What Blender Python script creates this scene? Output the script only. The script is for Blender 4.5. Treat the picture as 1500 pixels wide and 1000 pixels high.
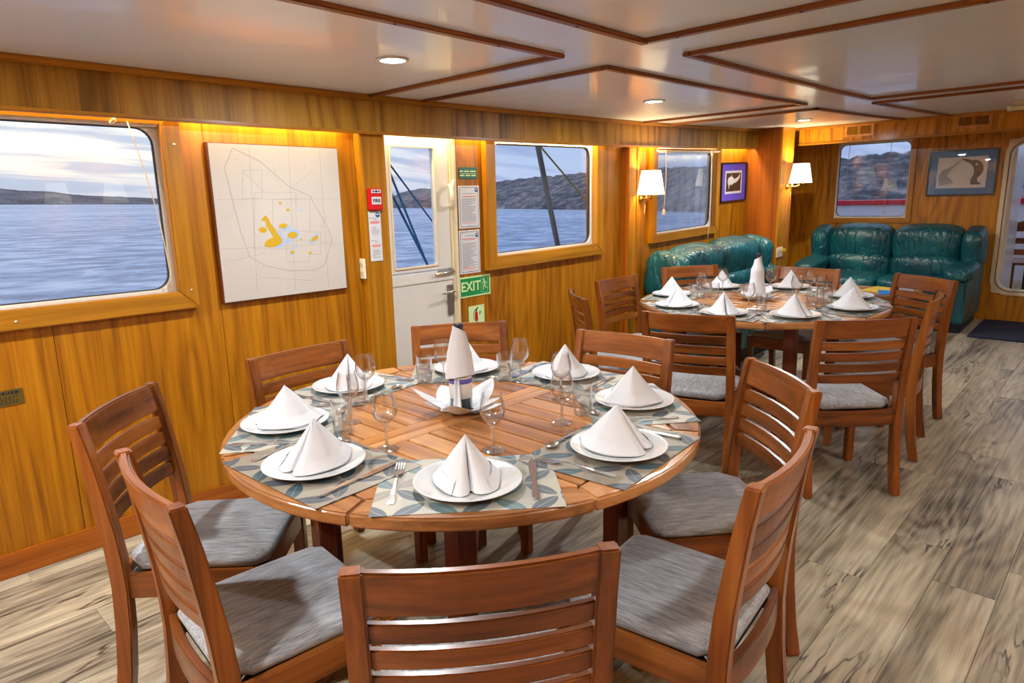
import bpy, bmesh, math, random
from mathutils import Vector, Matrix
random.seed(7)
PI = math.pi
SC = bpy.context.scene
COL = SC.collection
for _o in list(bpy.data.objects):
    bpy.data.objects.remove(_o, do_unlink=True)

# ------------------------------------------------------------------ camera
FWD = Vector((-0.6780865888991929, 0.7056165594438676, -0.20567899502296277))
UPV = Vector((-0.12688593910906468, 0.1632540106905731, 0.9783905592603872))
RGT = FWD.cross(UPV)
cam_d = bpy.data.cameras.new('camera')
cam = bpy.data.objects.new('camera', cam_d)
COL.objects.link(cam)
cam.matrix_world = Matrix(((RGT.x, UPV.x, -FWD.x, 0), (RGT.y, UPV.y, -FWD.y, 0), (RGT.z, UPV.z, -FWD.z, 1.43), (0, 0, 0, 1)))
cam_d.sensor_width = 36.0
cam_d.lens = 36.0 * 975 / 1500
cam_d.clip_start = 0.02
cam_d.clip_end = 20000
SC.camera = cam

# ------------------------------------------------------------------ exposure
SC.view_settings.view_transform = 'Standard'
SC.view_settings.look = 'None'
SC.view_settings.gamma = 1.0
SC.view_settings.use_curve_mapping = False
SC.view_settings.exposure = 0.3

# the ship floats slightly tilted on the sea: rotation from sea frame to deck frame
RSEA = Matrix(((0.9999020394778553, -0.00022392073313535696, 0.01399504582095981),
               (0.0, 0.9998720245707583, 0.015997952393132134),
               (-0.01399683707219215, -0.015996385225362456, 0.9997740765851535)))


# ------------------------------------------------------------------ node helper
class NT:
    def __init__(s, tree):
        s.t = tree
        s.n = tree.nodes
        s.l = tree.links

    def node(s, typ, **kw):
        n = s.n.new(typ)
        for k, v in kw.items():
            setattr(n, k, v)
        return n

    def put(s, inp, val):
        if hasattr(val, 'is_output') or isinstance(val, bpy.types.NodeSocket):
            s.l.new(val, inp)
        else:
            inp.default_value = val

    def math(s, op, a, b=None, c=None, clamp=False):
        n = s.node('ShaderNodeMath', operation=op)
        n.use_clamp = clamp
        s.put(n.inputs[0], a)
        if b is not None:
            s.put(n.inputs[1], b)
        if c is not None:
            s.put(n.inputs[2], c)
        return n.outputs[0]

    def vmath(s, op, a, b=None):
        n = s.node('ShaderNodeVectorMath', operation=op)
        s.put(n.inputs[0], a)
        if b is not None:
            s.put(n.inputs[1], b)
        return n.outputs['Value'] if op in ('DOT_PRODUCT', 'LENGTH', 'DISTANCE') else n.outputs[0]

    def mapping(s, v, scale=(1, 1, 1), loc=(0, 0, 0), rot=(0, 0, 0)):
        n = s.node('ShaderNodeMapping')
        s.l.new(v, n.inputs[0])
        n.inputs['Scale'].default_value = scale
        n.inputs['Location'].default_value = loc
        n.inputs['Rotation'].default_value = rot
        return n.outputs[0]

    def noise(s, v, scale, detail=3, rough=.5, dist=0.0):
        n = s.node('ShaderNodeTexNoise')
        s.l.new(v, n.inputs['Vector'])
        n.inputs['Scale'].default_value = scale
        n.inputs['Detail'].default_value = detail
        n.inputs['Roughness'].default_value = rough
        n.inputs['Distortion'].default_value = dist
        return n.outputs['Fac']

    def ramp(s, f, stops, interp='LINEAR'):
        n = s.node('ShaderNodeValToRGB')
        s.l.new(f, n.inputs[0])
        cr = n.color_ramp
        cr.interpolation = interp
        while len(cr.elements) < len(stops):
            cr.elements.new(.5)
        for e, (p, c) in zip(cr.elements, stops):
            e.position = p
            e.color = (c[0], c[1], c[2], 1) if not isinstance(c, (int, float)) else (c, c, c, 1)
        return n.outputs[0]

    def mix(s, f, a, b, mode='MIX'):
        n = s.node('ShaderNodeMix', data_type='RGBA', blend_type=mode)
        s.put(n.inputs[0], f)
        s.put(n.inputs[6], a if not isinstance(a, tuple) else (a[0], a[1], a[2], 1))
        s.put(n.inputs[7], b if not isinstance(b, tuple) else (b[0], b[1], b[2], 1))
        return n.outputs[2]

    def objco(s, rnd=True):
        v = s.node('ShaderNodeTexCoord').outputs['Object']
        if rnd:
            oi = s.node('ShaderNodeObjectInfo')
            r = s.math('MULTIPLY', oi.outputs['Random'], 37.0)
            cmb = s.node('ShaderNodeCombineXYZ')
            for i in range(3):
                s.l.new(r, cmb.inputs[i])
            v = s.vmath('ADD', v, cmb.outputs[0])
        return v

    def random(s):
        return s.node('ShaderNodeObjectInfo').outputs['Random']

    def bump(s, h, strength=.3, dist=.01):
        n = s.node('ShaderNodeBump')
        n.inputs['Strength'].default_value = strength
        n.inputs['Distance'].default_value = dist
        s.l.new(h, n.inputs['Height'])
        return n.outputs[0]


def srgb(r, g, b):
    f = lambda c: (c / 255 / 12.92) if c / 255 <= .04045 else ((c / 255 + .055) / 1.055) ** 2.4
    return (f(r), f(g), f(b))


def new_mat(name):
    m = bpy.data.materials.new(name)
    m.use_nodes = True
    t = NT(m.node_tree)
    b = t.n['Principled BSDF']
    return m, t, b


def plain(name, col, rough=.5, metal=0.0, spec=.5, coat=0.0, emit=None, estr=0.0, noise_amt=.06):
    m, t, b = new_mat(name)
    if noise_amt:
        f = t.noise(t.objco(), 9, 3)
        k = t.math('MULTIPLY_ADD', f, noise_amt * 2, 1 - noise_amt)
        cn = t.vmath('SCALE', tuple(col))
        t.l.new(k, cn.node.inputs['Scale'])
        t.l.new(cn, b.inputs['Base Color'])
    else:
        b.inputs['Base Color'].default_value = (*col, 1)
    b.inputs['Roughness'].default_value = rough
    b.inputs['Metallic'].default_value = metal
    b.inputs['Specular IOR Level'].default_value = spec
    b.inputs['Coat Weight'].default_value = coat
    b.inputs['Coat Roughness'].default_value = .12
    if emit:
        b.inputs['Emission Color'].default_value = (*emit, 1)
        b.inputs['Emission Strength'].default_value = estr
    return m


def wood(name, axis, c_dark, c_mid, c_light, ring=13, nscale=2.2, stretch=.16, fine=.35, rough=.42, coat=.15, vary=.18, cathedral=.8, rnd=True):
    """procedural timber with the grain along the given axis"""
    m, t, b = new_mat(name)
    v = t.objco(rnd)
    sc = [1, 1, 1]
    sc['xyz'.index(axis)] = stretch
    vm = t.mapping(v, tuple(sc))
    n1 = t.noise(vm, nscale, 2.5, .5, .25)
    rings = t.math('SINE', t.math('MULTIPLY', n1, ring * 6.28))
    rings = t.math('POWER', t.math('MULTIPLY_ADD', rings, .5, .5), .55)
    sf = [1, 1, 1]
    sf['xyz'.index(axis)] = .03
    vf = t.mapping(v, tuple(sf))
    n2 = t.noise(vf, 120, 4, .65)
    n3 = t.noise(vf, 30, 2, .5)
    base = t.math('ADD', t.math('MULTIPLY', rings, .33 * cathedral), t.math('MULTIPLY', n3, .62))
    base = t.math('ADD', base, t.math('MULTIPLY', t.math('SUBTRACT', n2, .5), fine))
    oi = t.random()
    base = t.math('ADD', base, t.math('MULTIPLY', t.math('SUBTRACT', oi, .5), vary))
    col = t.ramp(base, [(.12, c_dark), (.5, c_mid), (.85, c_light)])
    t.l.new(col, b.inputs['Base Color'])
    b.inputs['Roughness'].default_value = rough
    b.inputs['Coat Weight'].default_value = coat
    b.inputs['Coat Roughness'].default_value = .18
    b.inputs['Specular IOR Level'].default_value = .32
    t.l.new(t.bump(n2, .08, .002), b.inputs['Normal'])
    return m


OAK = (srgb(112, 62, 2), srgb(166, 104, 4), srgb(190, 130, 16))
M = {}
M['oak_wall'] = wood('golden oak veneer', 'z', *OAK, ring=16, nscale=2.0, stretch=.15, rough=.45, coat=.12, vary=.14, cathedral=.55, fine=.5)
M['oak_far'] = wood('golden oak veneer far', 'z', srgb(116, 68, 4), srgb(182, 118, 8), srgb(208, 148, 24), ring=16, nscale=2.2, stretch=.2, rough=.42, vary=.12, cathedral=.7, fine=.4)
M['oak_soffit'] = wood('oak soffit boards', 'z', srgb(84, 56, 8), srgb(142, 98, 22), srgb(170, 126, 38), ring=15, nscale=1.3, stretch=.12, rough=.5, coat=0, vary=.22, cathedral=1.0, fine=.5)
M['oak_z'] = wood('oak trim upright', 'z', srgb(136, 84, 6), srgb(182, 122, 16), srgb(206, 148, 34), ring=6, vary=.12, cathedral=.3)
M['oak_y'] = wood('oak trim along', 'y', srgb(128, 80, 8), srgb(176, 118, 20), srgb(200, 144, 38), ring=6, vary=.12, cathedral=.3)
M['oak_x'] = wood('oak trim across', 'x', srgb(128, 80, 8), srgb(176, 118, 20), srgb(200, 144, 38), ring=6, vary=.12, cathedral=.3)
M['trim_y'] = wood('ceiling trim along', 'y', srgb(96, 50, 20), srgb(152, 92, 40), srgb(176, 112, 54), ring=6, vary=.1, cathedral=.3)
M['trim_x'] = wood('ceiling trim across', 'x', srgb(96, 50, 20), srgb(152, 92, 40), srgb(176, 112, 54), ring=6, vary=.1, cathedral=.3)
M['redwood_y'] = wood('reddish baseboard', 'y', srgb(112, 54, 8), srgb(166, 90, 18), srgb(190, 112, 30), ring=7, nscale=1.6, vary=.1, cathedral=.5)
M['redwood_z'] = wood('reddish oak post', 'z', srgb(112, 52, 4), srgb(164, 86, 10), srgb(186, 108, 18), ring=7, nscale=1.6, vary=.1, cathedral=.5)
TEAK = (srgb(74, 36, 12), srgb(134, 74, 28), srgb(170, 106, 46))
for a in 'xyz':
    M['teak_' + a] = wood('teak chair ' + a, a, *TEAK, ring=6, nscale=3, stretch=.12, rough=.3, coat=.3, vary=.3, cathedral=.6)
TTOP = (srgb(112, 68, 34), srgb(172, 116, 66), srgb(202, 150, 96))
for a in 'xy':
    M['top_' + a] = wood('teak table ' + a, a, *TTOP, ring=7, nscale=3, stretch=.1, rough=.25, coat=.35, vary=.4, cathedral=.7)
M['top_light'] = wood('pale centre board', 'y', srgb(160, 100, 45), srgb(196, 138, 74), srgb(216, 162, 98), ring=4, nscale=3, stretch=.1, rough=.25, coat=.35, vary=.1, cathedral=.3)
M['teak_dark'] = wood('dark stained leg', 'z', srgb(58, 22, 10), srgb(104, 46, 20), srgb(130, 64, 30), ring=5, nscale=3, rough=.4, vary=.1)  # darker, redder wood for the table legs and braces
M['dark_void'] = plain('dark underside', (.012, .009, .007), .8)
M['frame_dark'] = wood('dark picture frame', 'z', srgb(60, 26, 10), srgb(96, 44, 16), srgb(120, 60, 24), ring=4, vary=.05)
M['black'] = plain('black lacquer', (.01, .01, .012), .25)
M['black_matte'] = plain('black matte', (.012, .012, .012), .6)
M['white_paint'] = plain('white gloss paint', srgb(206, 204, 198), .3, coat=.3, noise_amt=.02)
M['cream_paint'] = plain('cream paint', srgb(214, 200, 168), .4, noise_amt=.05)
M['white_plastic'] = plain('white plastic', srgb(226, 220, 204), .35, noise_amt=.01)
M['porcelain'] = plain('white porcelain', srgb(214, 216, 216), .12, coat=.6, noise_amt=0)
M['cord'] = plain('cord', srgb(214, 190, 160), .7)
M['silver'] = plain('polished steel', (.62, .61, .6), .2, 1.0, noise_amt=.02)
M['steel_dull'] = plain('dull steel', (.42, .43, .42), .38, 1.0)
M['alu'] = plain('window gasket', srgb(206, 202, 192), .4, noise_amt=.1)
M['gasket_dark'] = plain('dark seal', srgb(48, 44, 40), .6)
M['brass'] = plain('brass', (.75, .5, .16), .25, 1.0)
M['copper_plate'] = plain('etched brass plate', srgb(120, 100, 40), .4, .6)
M['red'] = plain('red enamel', srgb(190, 12, 24), .4, noise_amt=.02)
M['paper'] = plain('paper', srgb(200, 202, 204), .5, noise_amt=.02)
M['ink'] = plain('ink grey', srgb(110, 112, 118), .6, noise_amt=0)
M['ink_black'] = plain('ink black', srgb(20, 20, 22), .6, noise_amt=0)
M['ink_red'] = plain('ink red', srgb(214, 100, 88), .6, noise_amt=0)
M['ink_blue'] = plain('ink blue', srgb(20, 96, 150), .5, noise_amt=0)
M['sign_green'] = plain('sign green', srgb(14, 134, 70), .4, noise_amt=0)
M['sign_teal'] = plain('sign dark green', srgb(6, 84, 74), .4, noise_amt=0)
M['sign_lum'] = plain('photoluminescent', srgb(196, 222, 160), .5, noise_amt=0)
M['map_paper'] = plain('chart paper', srgb(186, 180, 172), .6, noise_amt=.05)
M['map_yellow'] = plain('chart yellow', srgb(186, 150, 6), .6, noise_amt=.03)
M['map_blue'] = plain('chart blue', srgb(150, 176, 206), .6, noise_amt=0)
M['map_line'] = plain('chart line', srgb(140, 132, 130), .6, noise_amt=0)
M['navy'] = plain('navy floor mat', srgb(22, 28, 52), .9, noise_amt=.3)
M['bottle'] = plain('dark bottle glass', (.012, .016, .01), .08, coat=.8, noise_amt=0)
M['capsule'] = plain('bottle capsule', (.012, .012, .03), .25, coat=.5, noise_amt=0)
M['label'] = plain('bottle label', srgb(214, 208, 196), .6, noise_amt=.02)
M['label_purple'] = plain('label band', srgb(96, 84, 160), .6, noise_amt=0)
M['purple_mat'] = plain('purple mount board', srgb(92, 76, 190), .45, noise_amt=.05)
M['blue_mat'] = plain('blue mount board', srgb(20, 104, 156), .4, noise_amt=.05)
M['print_brown'] = plain('dark photo print', srgb(58, 42, 34), .4, noise_amt=.3)
M['print_grey'] = plain('pale photo print', srgb(196, 194, 192), .4, noise_amt=.08)
M['bird'] = plain('bird print', srgb(92, 90, 90), .5, noise_amt=.5)
M['bird_pale'] = plain('bird print pale', srgb(150, 150, 148), .5, noise_amt=.4)
M['shark'] = plain('shark print', srgb(196, 198, 200), .5, noise_amt=.25)
M['rope_blue'] = plain('blue rope', srgb(16, 104, 150), .7)
M['rope_yellow'] = plain('yellow rope', srgb(176, 168, 90), .7)
M['pole'] = plain('weathered pole', srgb(120, 122, 120), .5)
M['bulwark'] = plain('white bulwark', srgb(222, 222, 232), .4)
M['rail_red'] = plain('red cap rail', srgb(206, 20, 40), .4)
M['deck'] = wood('bare deck planks', 'y', srgb(128, 100, 70), srgb(176, 146, 110), srgb(196, 168, 130), rough=.6, coat=0)
M['tube'] = plain('unlit fluorescent tube', srgb(226, 210, 150), .35, noise_amt=0)
M['mag_blue'] = plain('magazine blue', srgb(40, 120, 200), .35, noise_amt=.2)
M['mag_yellow'] = plain('magazine yellow', srgb(214, 180, 60), .35, noise_amt=.2)
M['mag_grey'] = plain('magazine grey', srgb(150, 150, 160), .35, noise_amt=.3)
M['vent_dark'] = plain('vent dark', (.01, .008, .005), .8)
M['sofa_base'] = plain('sofa plinth', (.006, .008, .01), .7)


def lit_shade():
    m, t, b = new_mat('lit lamp shade')
    b.inputs['Base Color'].default_value = (.9, .86, .72, 1)
    b.inputs['Roughness'].default_value = .8
    b.inputs['Emission Color'].default_value = (1, .9, .66, 1)
    b.inputs['Emission Strength'].default_value = 1.1
    return m


M['shade'] = lit_shade()
M['led'] = plain('lit downlight lens', (.9, .9, .9), .5, emit=(1, .95, .86), estr=14, noise_amt=0)


def ceiling_mat():
    m, t, b = new_mat('glossy ceiling laminate')
    v = t.objco(True)
    f = t.noise(v, 1.2, 2)
    c = t.ramp(f, [(.3, srgb(220, 226, 233)), (.7, srgb(231, 236, 243))])
    t.l.new(c, b.inputs['Base Color'])
    b.inputs['Roughness'].default_value = .42
    b.inputs['Coat Weight'].default_value = .55
    b.inputs['Coat Roughness'].default_value = .13
    g = t.noise(t.mapping(v, (1, 1, 1)), 2.2, 2)
    t.l.new(t.bump(g, .25, .03), b.inputs['Coat Normal'])
    return m


M['ceiling'] = ceiling_mat()


def floor_mat():
    m, t, b = new_mat('weathered oak vinyl plank')
    v = t.objco(True)
    vs = t.mapping(v, (1, .13, 1))
    n1 = t.noise(vs, 5, 4, .6, .15)
    rings = t.math('MULTIPLY_ADD', t.math('SINE', t.math('MULTIPLY', t.noise(t.mapping(v, (1, .16, 1)), 3.2, 2, .5, .2), 120)), .5, .5)
    n2 = t.noise(t.mapping(v, (1, .04, 1)), 70, 3, .65)
    big = t.noise(t.mapping(v, (1, .4, 1)), 2.2, 2)
    base = t.math('ADD', t.math('MULTIPLY', n1, .62), t.math('MULTIPLY', rings, .10))
    base = t.math('ADD', base, t.math('MULTIPLY', big, .42))
    base = t.math('ADD', base, t.math('MULTIPLY', t.math('SUBTRACT', n2, .5), .62))
    base = t.math('ADD', base, t.math('MULTIPLY', t.math('SUBTRACT', t.random(), .5), .2))
    col = t.ramp(base, [(.32, srgb(72, 66, 58)), (.46, srgb(124, 116, 102)), (.62, srgb(158, 149, 130)), (.82, srgb(186, 178, 156))])
    # dark drying cracks
    cr = t.noise(t.mapping(v, (1, .13, 1)), 6, 4, .6, .5)
    ridge = t.math('ABSOLUTE', t.math('SUBTRACT', cr, .5))
    line = t.ramp(ridge, [(.0, 1.0), (.006, .8), (.013, 0.0)])
    gate = t.ramp(t.noise(t.mapping(v, (1, .5, 1), (5, 3, 1)), 3.5, 2), [(.5, 0.0), (.6, 1.0)])
    crack = t.math('MULTIPLY', line, gate)
    col = t.mix(t.math('MULTIPLY', crack, .85), col, srgb(38, 30, 24))
    # knots
    kn = t.node('ShaderNodeTexVoronoi')
    t.l.new(t.mapping(v, (1, .45, 1)), kn.inputs['Vector'])
    kn.inputs['Scale'].default_value = 3.2
    kf = t.ramp(kn.outputs['Distance'], [(.0, 1.0), (.035, .7), (.075, 0.0)])
    col = t.mix(t.math('MULTIPLY', kf, .7), col, srgb(52, 42, 34))
    t.l.new(col, b.inputs['Base Color'])
    b.inputs['Roughness'].default_value = .36
    b.inputs['Specular IOR Level'].default_value = .5
    t.l.new(t.bump(t.math('SUBTRACT', n2, crack), .15, .003), b.inputs['Normal'])
    return m


M['floor'] = floor_mat()


def fabric_mat():
    m, t, b = new_mat('grey melange fabric')
    v = t.objco(True)
    n = t.noise(t.mapping(v, (1, .07, 1)), 300, 3, .65)
    n2 = t.noise(t.mapping(v, (1, .12, 1)), 80, 2, .5)
    f = t.math('ADD', t.math('MULTIPLY', n, .65), t.math('MULTIPLY', n2, .35))
    c = t.ramp(f, [(.34, srgb(98, 100, 104)), (.5, srgb(142, 145, 150)), (.66, srgb(172, 176, 182))])
    t.l.new(c, b.inputs['Base Color'])
    b.inputs['Roughness'].default_value = .95
    b.inputs['Sheen Weight'].default_value = .25
    t.l.new(t.bump(n, .25, .003), b.inputs['Normal'])
    return m


M['fabric'] = fabric_mat()


def linen_mat():
    m, t, b = new_mat('starched white linen')
    v = t.objco(True)
    n = t.noise(v, 400, 2)
    b.inputs['Base Color'].default_value = (*srgb(212, 215, 219), 1)
    b.inputs['Roughness'].default_value = .85
    b.inputs['Sheen Weight'].default_value = .2
    b.inputs['Subsurface Weight'].default_value = 0.0
    t.l.new(t.bump(n, .06, .001), b.inputs['Normal'])
    return m


M['linen'] = linen_mat()


def leather_mat():
    m, t, b = new_mat('teal green leather')
    v = t.objco(True)
    n = t.noise(v, 3.5, 3)
    c = t.ramp(n, [(.3, srgb(8, 62, 72)), (.55, srgb(14, 86, 94)), (.8, srgb(26, 104, 108))])
    t.l.new(c, b.inputs['Base Color'])
    b.inputs['Roughness'].default_value = .36
    b.inputs['Coat Weight'].default_value = .1
    b.inputs['Coat Roughness'].default_value = .3
    # soft folds plus fine creases
    w1 = t.noise(t.mapping(v, (1, 1, .5)), 7, 2, .5, .6)
    w2 = t.noise(v, 30, 3, .6, .4)
    h = t.math('ADD', t.math('MULTIPLY', w1, 2.2), t.math('MULTIPLY', w2, .22))
    fold = t.math('ABSOLUTE', t.math('SUBTRACT', t.noise(t.mapping(v, (1, 1, .28)), 11, 1, .5, .5), .5))
    h = t.math('ADD', h, t.math('MULTIPLY', t.ramp(fold, [(0, 0.0), (.03, .7), (.14, 1.0)]), .7))
    t.l.new(t.bump(h, .55, .025), b.inputs['Normal'])
    return m


M['leather'] = leather_mat()


def placemat_mat(name, c_bg, leafs):
    m, t, b = new_mat(name)
    v = t.node('ShaderNodeTexCoord').outputs['Object']
    S_ = 1 / .078
    vv = t.mapping(v, (S_, S_, S_), (20.25, 20.3, 0))
    sep = t.node('ShaderNodeSeparateXYZ')
    t.l.new(vv, sep.inputs[0])
    x, y = sep.outputs[0], sep.outputs[1]
    px = t.math('PINGPONG', x, 1.0)
    py = t.math('PINGPONG', y, 1.0)
    # leaf from corner (0,0) to (1,1)
    d1 = t.math('SQRT', t.math('ADD', t.math('POWER', px, 2.0), t.math('POWER', t.math('SUBTRACT', py, 1.0), 2.0)))
    d2 = t.math('SQRT', t.math('ADD', t.math('POWER', t.math('SUBTRACT', px, 1.0), 2.0), t.math('POWER', py, 2.0)))
    d = t.math('MAXIMUM', d1, d2)
    leaf = t.math('LESS_THAN', d, .955)
    vein = t.math('GREATER_THAN', t.math('ABSOLUTE', t.math('SUBTRACT', px, py)), .012)
    leaf = t.math('MULTIPLY', leaf, vein)
    fl = t.vmath('FLOOR', vv)
    wn = t.node('ShaderNodeTexWhiteNoise')
    t.l.new(fl, wn.inputs['Vector'])
    cols = t.ramp(wn.outputs['Value'], [(0, leafs[0]), (.3, leafs[1]), (.55, leafs[2]), (.8, leafs[3])], 'CONSTANT')
    wn2 = t.node('ShaderNodeTexWhiteNoise')
    t.l.new(t.vmath('FLOOR', t.mapping(v, (S_ / 2, S_ / 2, 1), (3, 7, 0))), wn2.inputs['Vector'])
    bg = t.mix(wn2.outputs['Value'], c_bg[0], c_bg[1])
    c = t.mix(leaf, bg, cols)
    chk = t.noise(t.mapping(v, (1, 1, 1)), 900, 1)
    c = t.mix(t.math('MULTIPLY', chk, .25), c, srgb(70, 76, 80))
    t.l.new(c, b.inputs['Base Color'])
    b.inputs['Roughness'].default_value = .5
    return m


M['mat_a'] = placemat_mat('woven leaf placemat', (srgb(190, 184, 164), srgb(166, 164, 152)), [srgb(96, 122, 126), srgb(84, 96, 104), srgb(150, 144, 128), srgb(70, 108, 118)])
M['mat_b'] = placemat_mat('woven leaf placemat dark', (srgb(132, 120, 102), srgb(158, 150, 132)), [srgb(58, 86, 96), srgb(72, 78, 86), srgb(126, 118, 104), srgb(48, 78, 92)])


def glass_mat():
    m, t, b = new_mat('clear drinking glass')
    b.inputs['Base Color'].default_value = (.99, 1, 1, 1)
    b.inputs['Transmission Weight'].default_value = 1
    b.inputs['Roughness'].default_value = 0
    b.inputs['IOR'].default_value = 1.48
    return m


M['glass'] = glass_mat()


def thin_glass():
    m, t, b = new_mat('thin clear glass wall')
    t.n.remove(b)
    out = t.n['Material Output']
    lw = t.node('ShaderNodeLayerWeight')
    lw.inputs['Blend'].default_value = .5
    f = lw.outputs['Facing']
    tr = t.node('ShaderNodeBsdfTransparent')
    t.l.new(t.ramp(f, [(0, 1.0), (.8, .97), (1.0, .72)]), tr.inputs[0])
    gl = t.node('ShaderNodeBsdfGlossy')
    gl.inputs['Roughness'].default_value = 0.05
    k = t.math('ADD', t.math('MULTIPLY', t.math('POWER', f, 2.4), .95), .09, clamp=True)
    mx = t.node('ShaderNodeMixShader')
    t.l.new(k, mx.inputs[0])
    t.l.new(tr.outputs[0], mx.inputs[1])
    t.l.new(gl.outputs[0], mx.inputs[2])
    t.l.new(mx.outputs[0], out.inputs[0])
    return m


M['thin_glass'] = thin_glass()


def foot_glass():
    m, t, b = new_mat('thick clear glass')
    out = t.n['Material Output']
    b.inputs['Transmission Weight'].default_value = 1
    b.inputs['Roughness'].default_value = 0
    b.inputs['IOR'].default_value = 1.4
    tr = t.node('ShaderNodeBsdfTransparent')
    gl = t.node('ShaderNodeBsdfGlossy')
    gl.inputs['Roughness'].default_value = .08
    m1 = t.node('ShaderNodeMixShader')
    m1.inputs[0].default_value = .3
    t.l.new(tr.outputs[0], m1.inputs[1])
    t.l.new(gl.outputs[0], m1.inputs[2])
    m2 = t.node('ShaderNodeMixShader')
    m2.inputs[0].default_value = .6
    t.l.new(b.outputs[0], m2.inputs[1])
    t.l.new(m1.outputs[0], m2.inputs[2])
    t.l.new(m2.outputs[0], out.inputs[0])
    return m


M['foot_glass'] = foot_glass()


def pane_mat(name, tint=(1, 1, 1), boost=.05, haze=0.0):
    m, t, b = new_mat(name)
    t.n.remove(b)
    out = t.n['Material Output']
    tr = t.node('ShaderNodeBsdfTransparent')
    tr.inputs[0].default_value = (*tint, 1)
    gl = t.node('ShaderNodeBsdfGlossy')
    gl.inputs['Roughness'].default_value = 0.0
    lw = t.node('ShaderNodeLayerWeight')
    lw.inputs['Blend'].default_value = .5
    f = t.math('ADD', t.math('MULTIPLY', t.math('POWER', lw.outputs['Facing'], 4.5), .9), boost, clamp=True)
    mx = t.node('ShaderNodeMixShader')
    t.l.new(f, mx.inputs[0])
    t.l.new(tr.outputs[0], mx.inputs[1])
    t.l.new(gl.outputs[0], mx.inputs[2])
    last = mx.outputs[0]
    if haze:
        df = t.node('ShaderNodeBsdfDiffuse')
        df.inputs[0].default_value = (.6, .66, .75, 1)
        m2 = t.node('ShaderNodeMixShader')
        v = t.node('ShaderNodeTexCoord').outputs['Object']
        m2f = t.math('MULTIPLY', t.noise(t.mapping(v, (1, 1, .3)), 12, 3), haze)
        t.l.new(m2f, m2.inputs[0])
        t.l.new(last, m2.inputs[1])
        t.l.new(df.outputs[0], m2.inputs[2])
        last = m2.outputs[0]
    t.l.new(last, out.inputs[0])
    return m


M['pane'] = pane_mat('window glass', boost=.03)
M['pane_hazy'] = pane_mat('salty window glass', (.8, .84, .9), boost=.05, haze=.25)  # tinted pane with a patchy pale film mixed in


def sea_mat():
    m, t, b = new_mat('sea water')
    v = t.node('ShaderNodeTexCoord').outputs['Object']
    n1 = t.noise(t.mapping(v, (1, .6, 1), rot=(0, 0, 1.0)), .55, 8, .68, .3)
    n2 = t.noise(t.mapping(v, (1, .5, 1), rot=(0, 0, .7)), .02, 3, .6)
    f = t.math('ADD', t.math('MULTIPLY', n1, .7), t.math('MULTIPLY', n2, .3))
    c = t.ramp(f, [(.43, srgb(104, 130, 168)), (.5, srgb(176, 198, 228)), (.57, srgb(238, 246, 255))])
    t.l.new(c, b.inputs['Base Color'])
    b.inputs['Roughness'].default_value = .3
    b.inputs['Specular IOR Level'].default_value = .5
    t.l.new(t.bump(n1, .6, .6), b.inputs['Normal'])
    return m


M['sea'] = sea_mat()


def hill_mat():
    m, t, b = new_mat('scrub covered hill')
    v = t.node('ShaderNodeTexCoord').outputs['Object']
    n = t.noise(v, .22, 8, .72)
    n2 = t.noise(v, .012, 3, .6)
    c = t.ramp(t.math('ADD', t.math('MULTIPLY', n, .7), t.math('MULTIPLY', n2, .3)), [(.38, srgb(46, 54, 60)), (.47, srgb(94, 98, 104)), (.54, srgb(150, 138, 136)), (.64, srgb(196, 176, 164))])
    t.l.new(c, b.inputs['Base Color'])
    b.inputs['Roughness'].default_value = .9
    return m


M['hill'] = hill_mat()


# ------------------------------------------------------------------ sky
def make_world():
    w = bpy.data.worlds.new('dusk sky')
    SC.world = w
    w.use_nodes = True
    t = NT(w.node_tree)
    bg = t.n['Background']
    d = t.node('ShaderNodeTexCoord').outputs['Generated']
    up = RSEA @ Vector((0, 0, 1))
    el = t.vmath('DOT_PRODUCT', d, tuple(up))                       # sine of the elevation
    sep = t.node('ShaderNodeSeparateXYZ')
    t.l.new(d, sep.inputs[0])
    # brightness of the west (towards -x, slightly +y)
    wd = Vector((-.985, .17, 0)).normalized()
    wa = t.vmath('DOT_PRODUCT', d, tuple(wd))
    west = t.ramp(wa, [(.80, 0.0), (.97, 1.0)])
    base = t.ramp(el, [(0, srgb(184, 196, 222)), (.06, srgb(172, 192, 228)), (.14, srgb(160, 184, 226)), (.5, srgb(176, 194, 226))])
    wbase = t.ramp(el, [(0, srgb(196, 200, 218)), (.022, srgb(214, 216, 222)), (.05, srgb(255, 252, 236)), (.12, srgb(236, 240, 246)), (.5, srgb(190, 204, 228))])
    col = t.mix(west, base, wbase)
    # flat cloud banks
    den = t.math('ADD', t.math('MAXIMUM', el, 0.0), .12)
    cx = t.math('DIVIDE', sep.outputs[0], den)
    cy = t.math('DIVIDE', sep.outputs[1], den)
    cmb = t.node('ShaderNodeCombineXYZ')
    t.l.new(cx, cmb.inputs[0])
    t.l.new(cy, cmb.inputs[1])
    n = t.noise(t.mapping(cmb.outputs[0], (1.5, .5, 1), (1.3, .4, 0), (0, 0, .15)), 1.25, 5, .55, .3)
    cl = t.ramp(n, [(.47, 0.0), (.6, 1.0)])
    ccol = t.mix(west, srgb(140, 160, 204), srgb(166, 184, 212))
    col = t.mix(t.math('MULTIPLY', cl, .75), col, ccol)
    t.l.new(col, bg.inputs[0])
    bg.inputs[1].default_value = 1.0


make_world()


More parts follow.
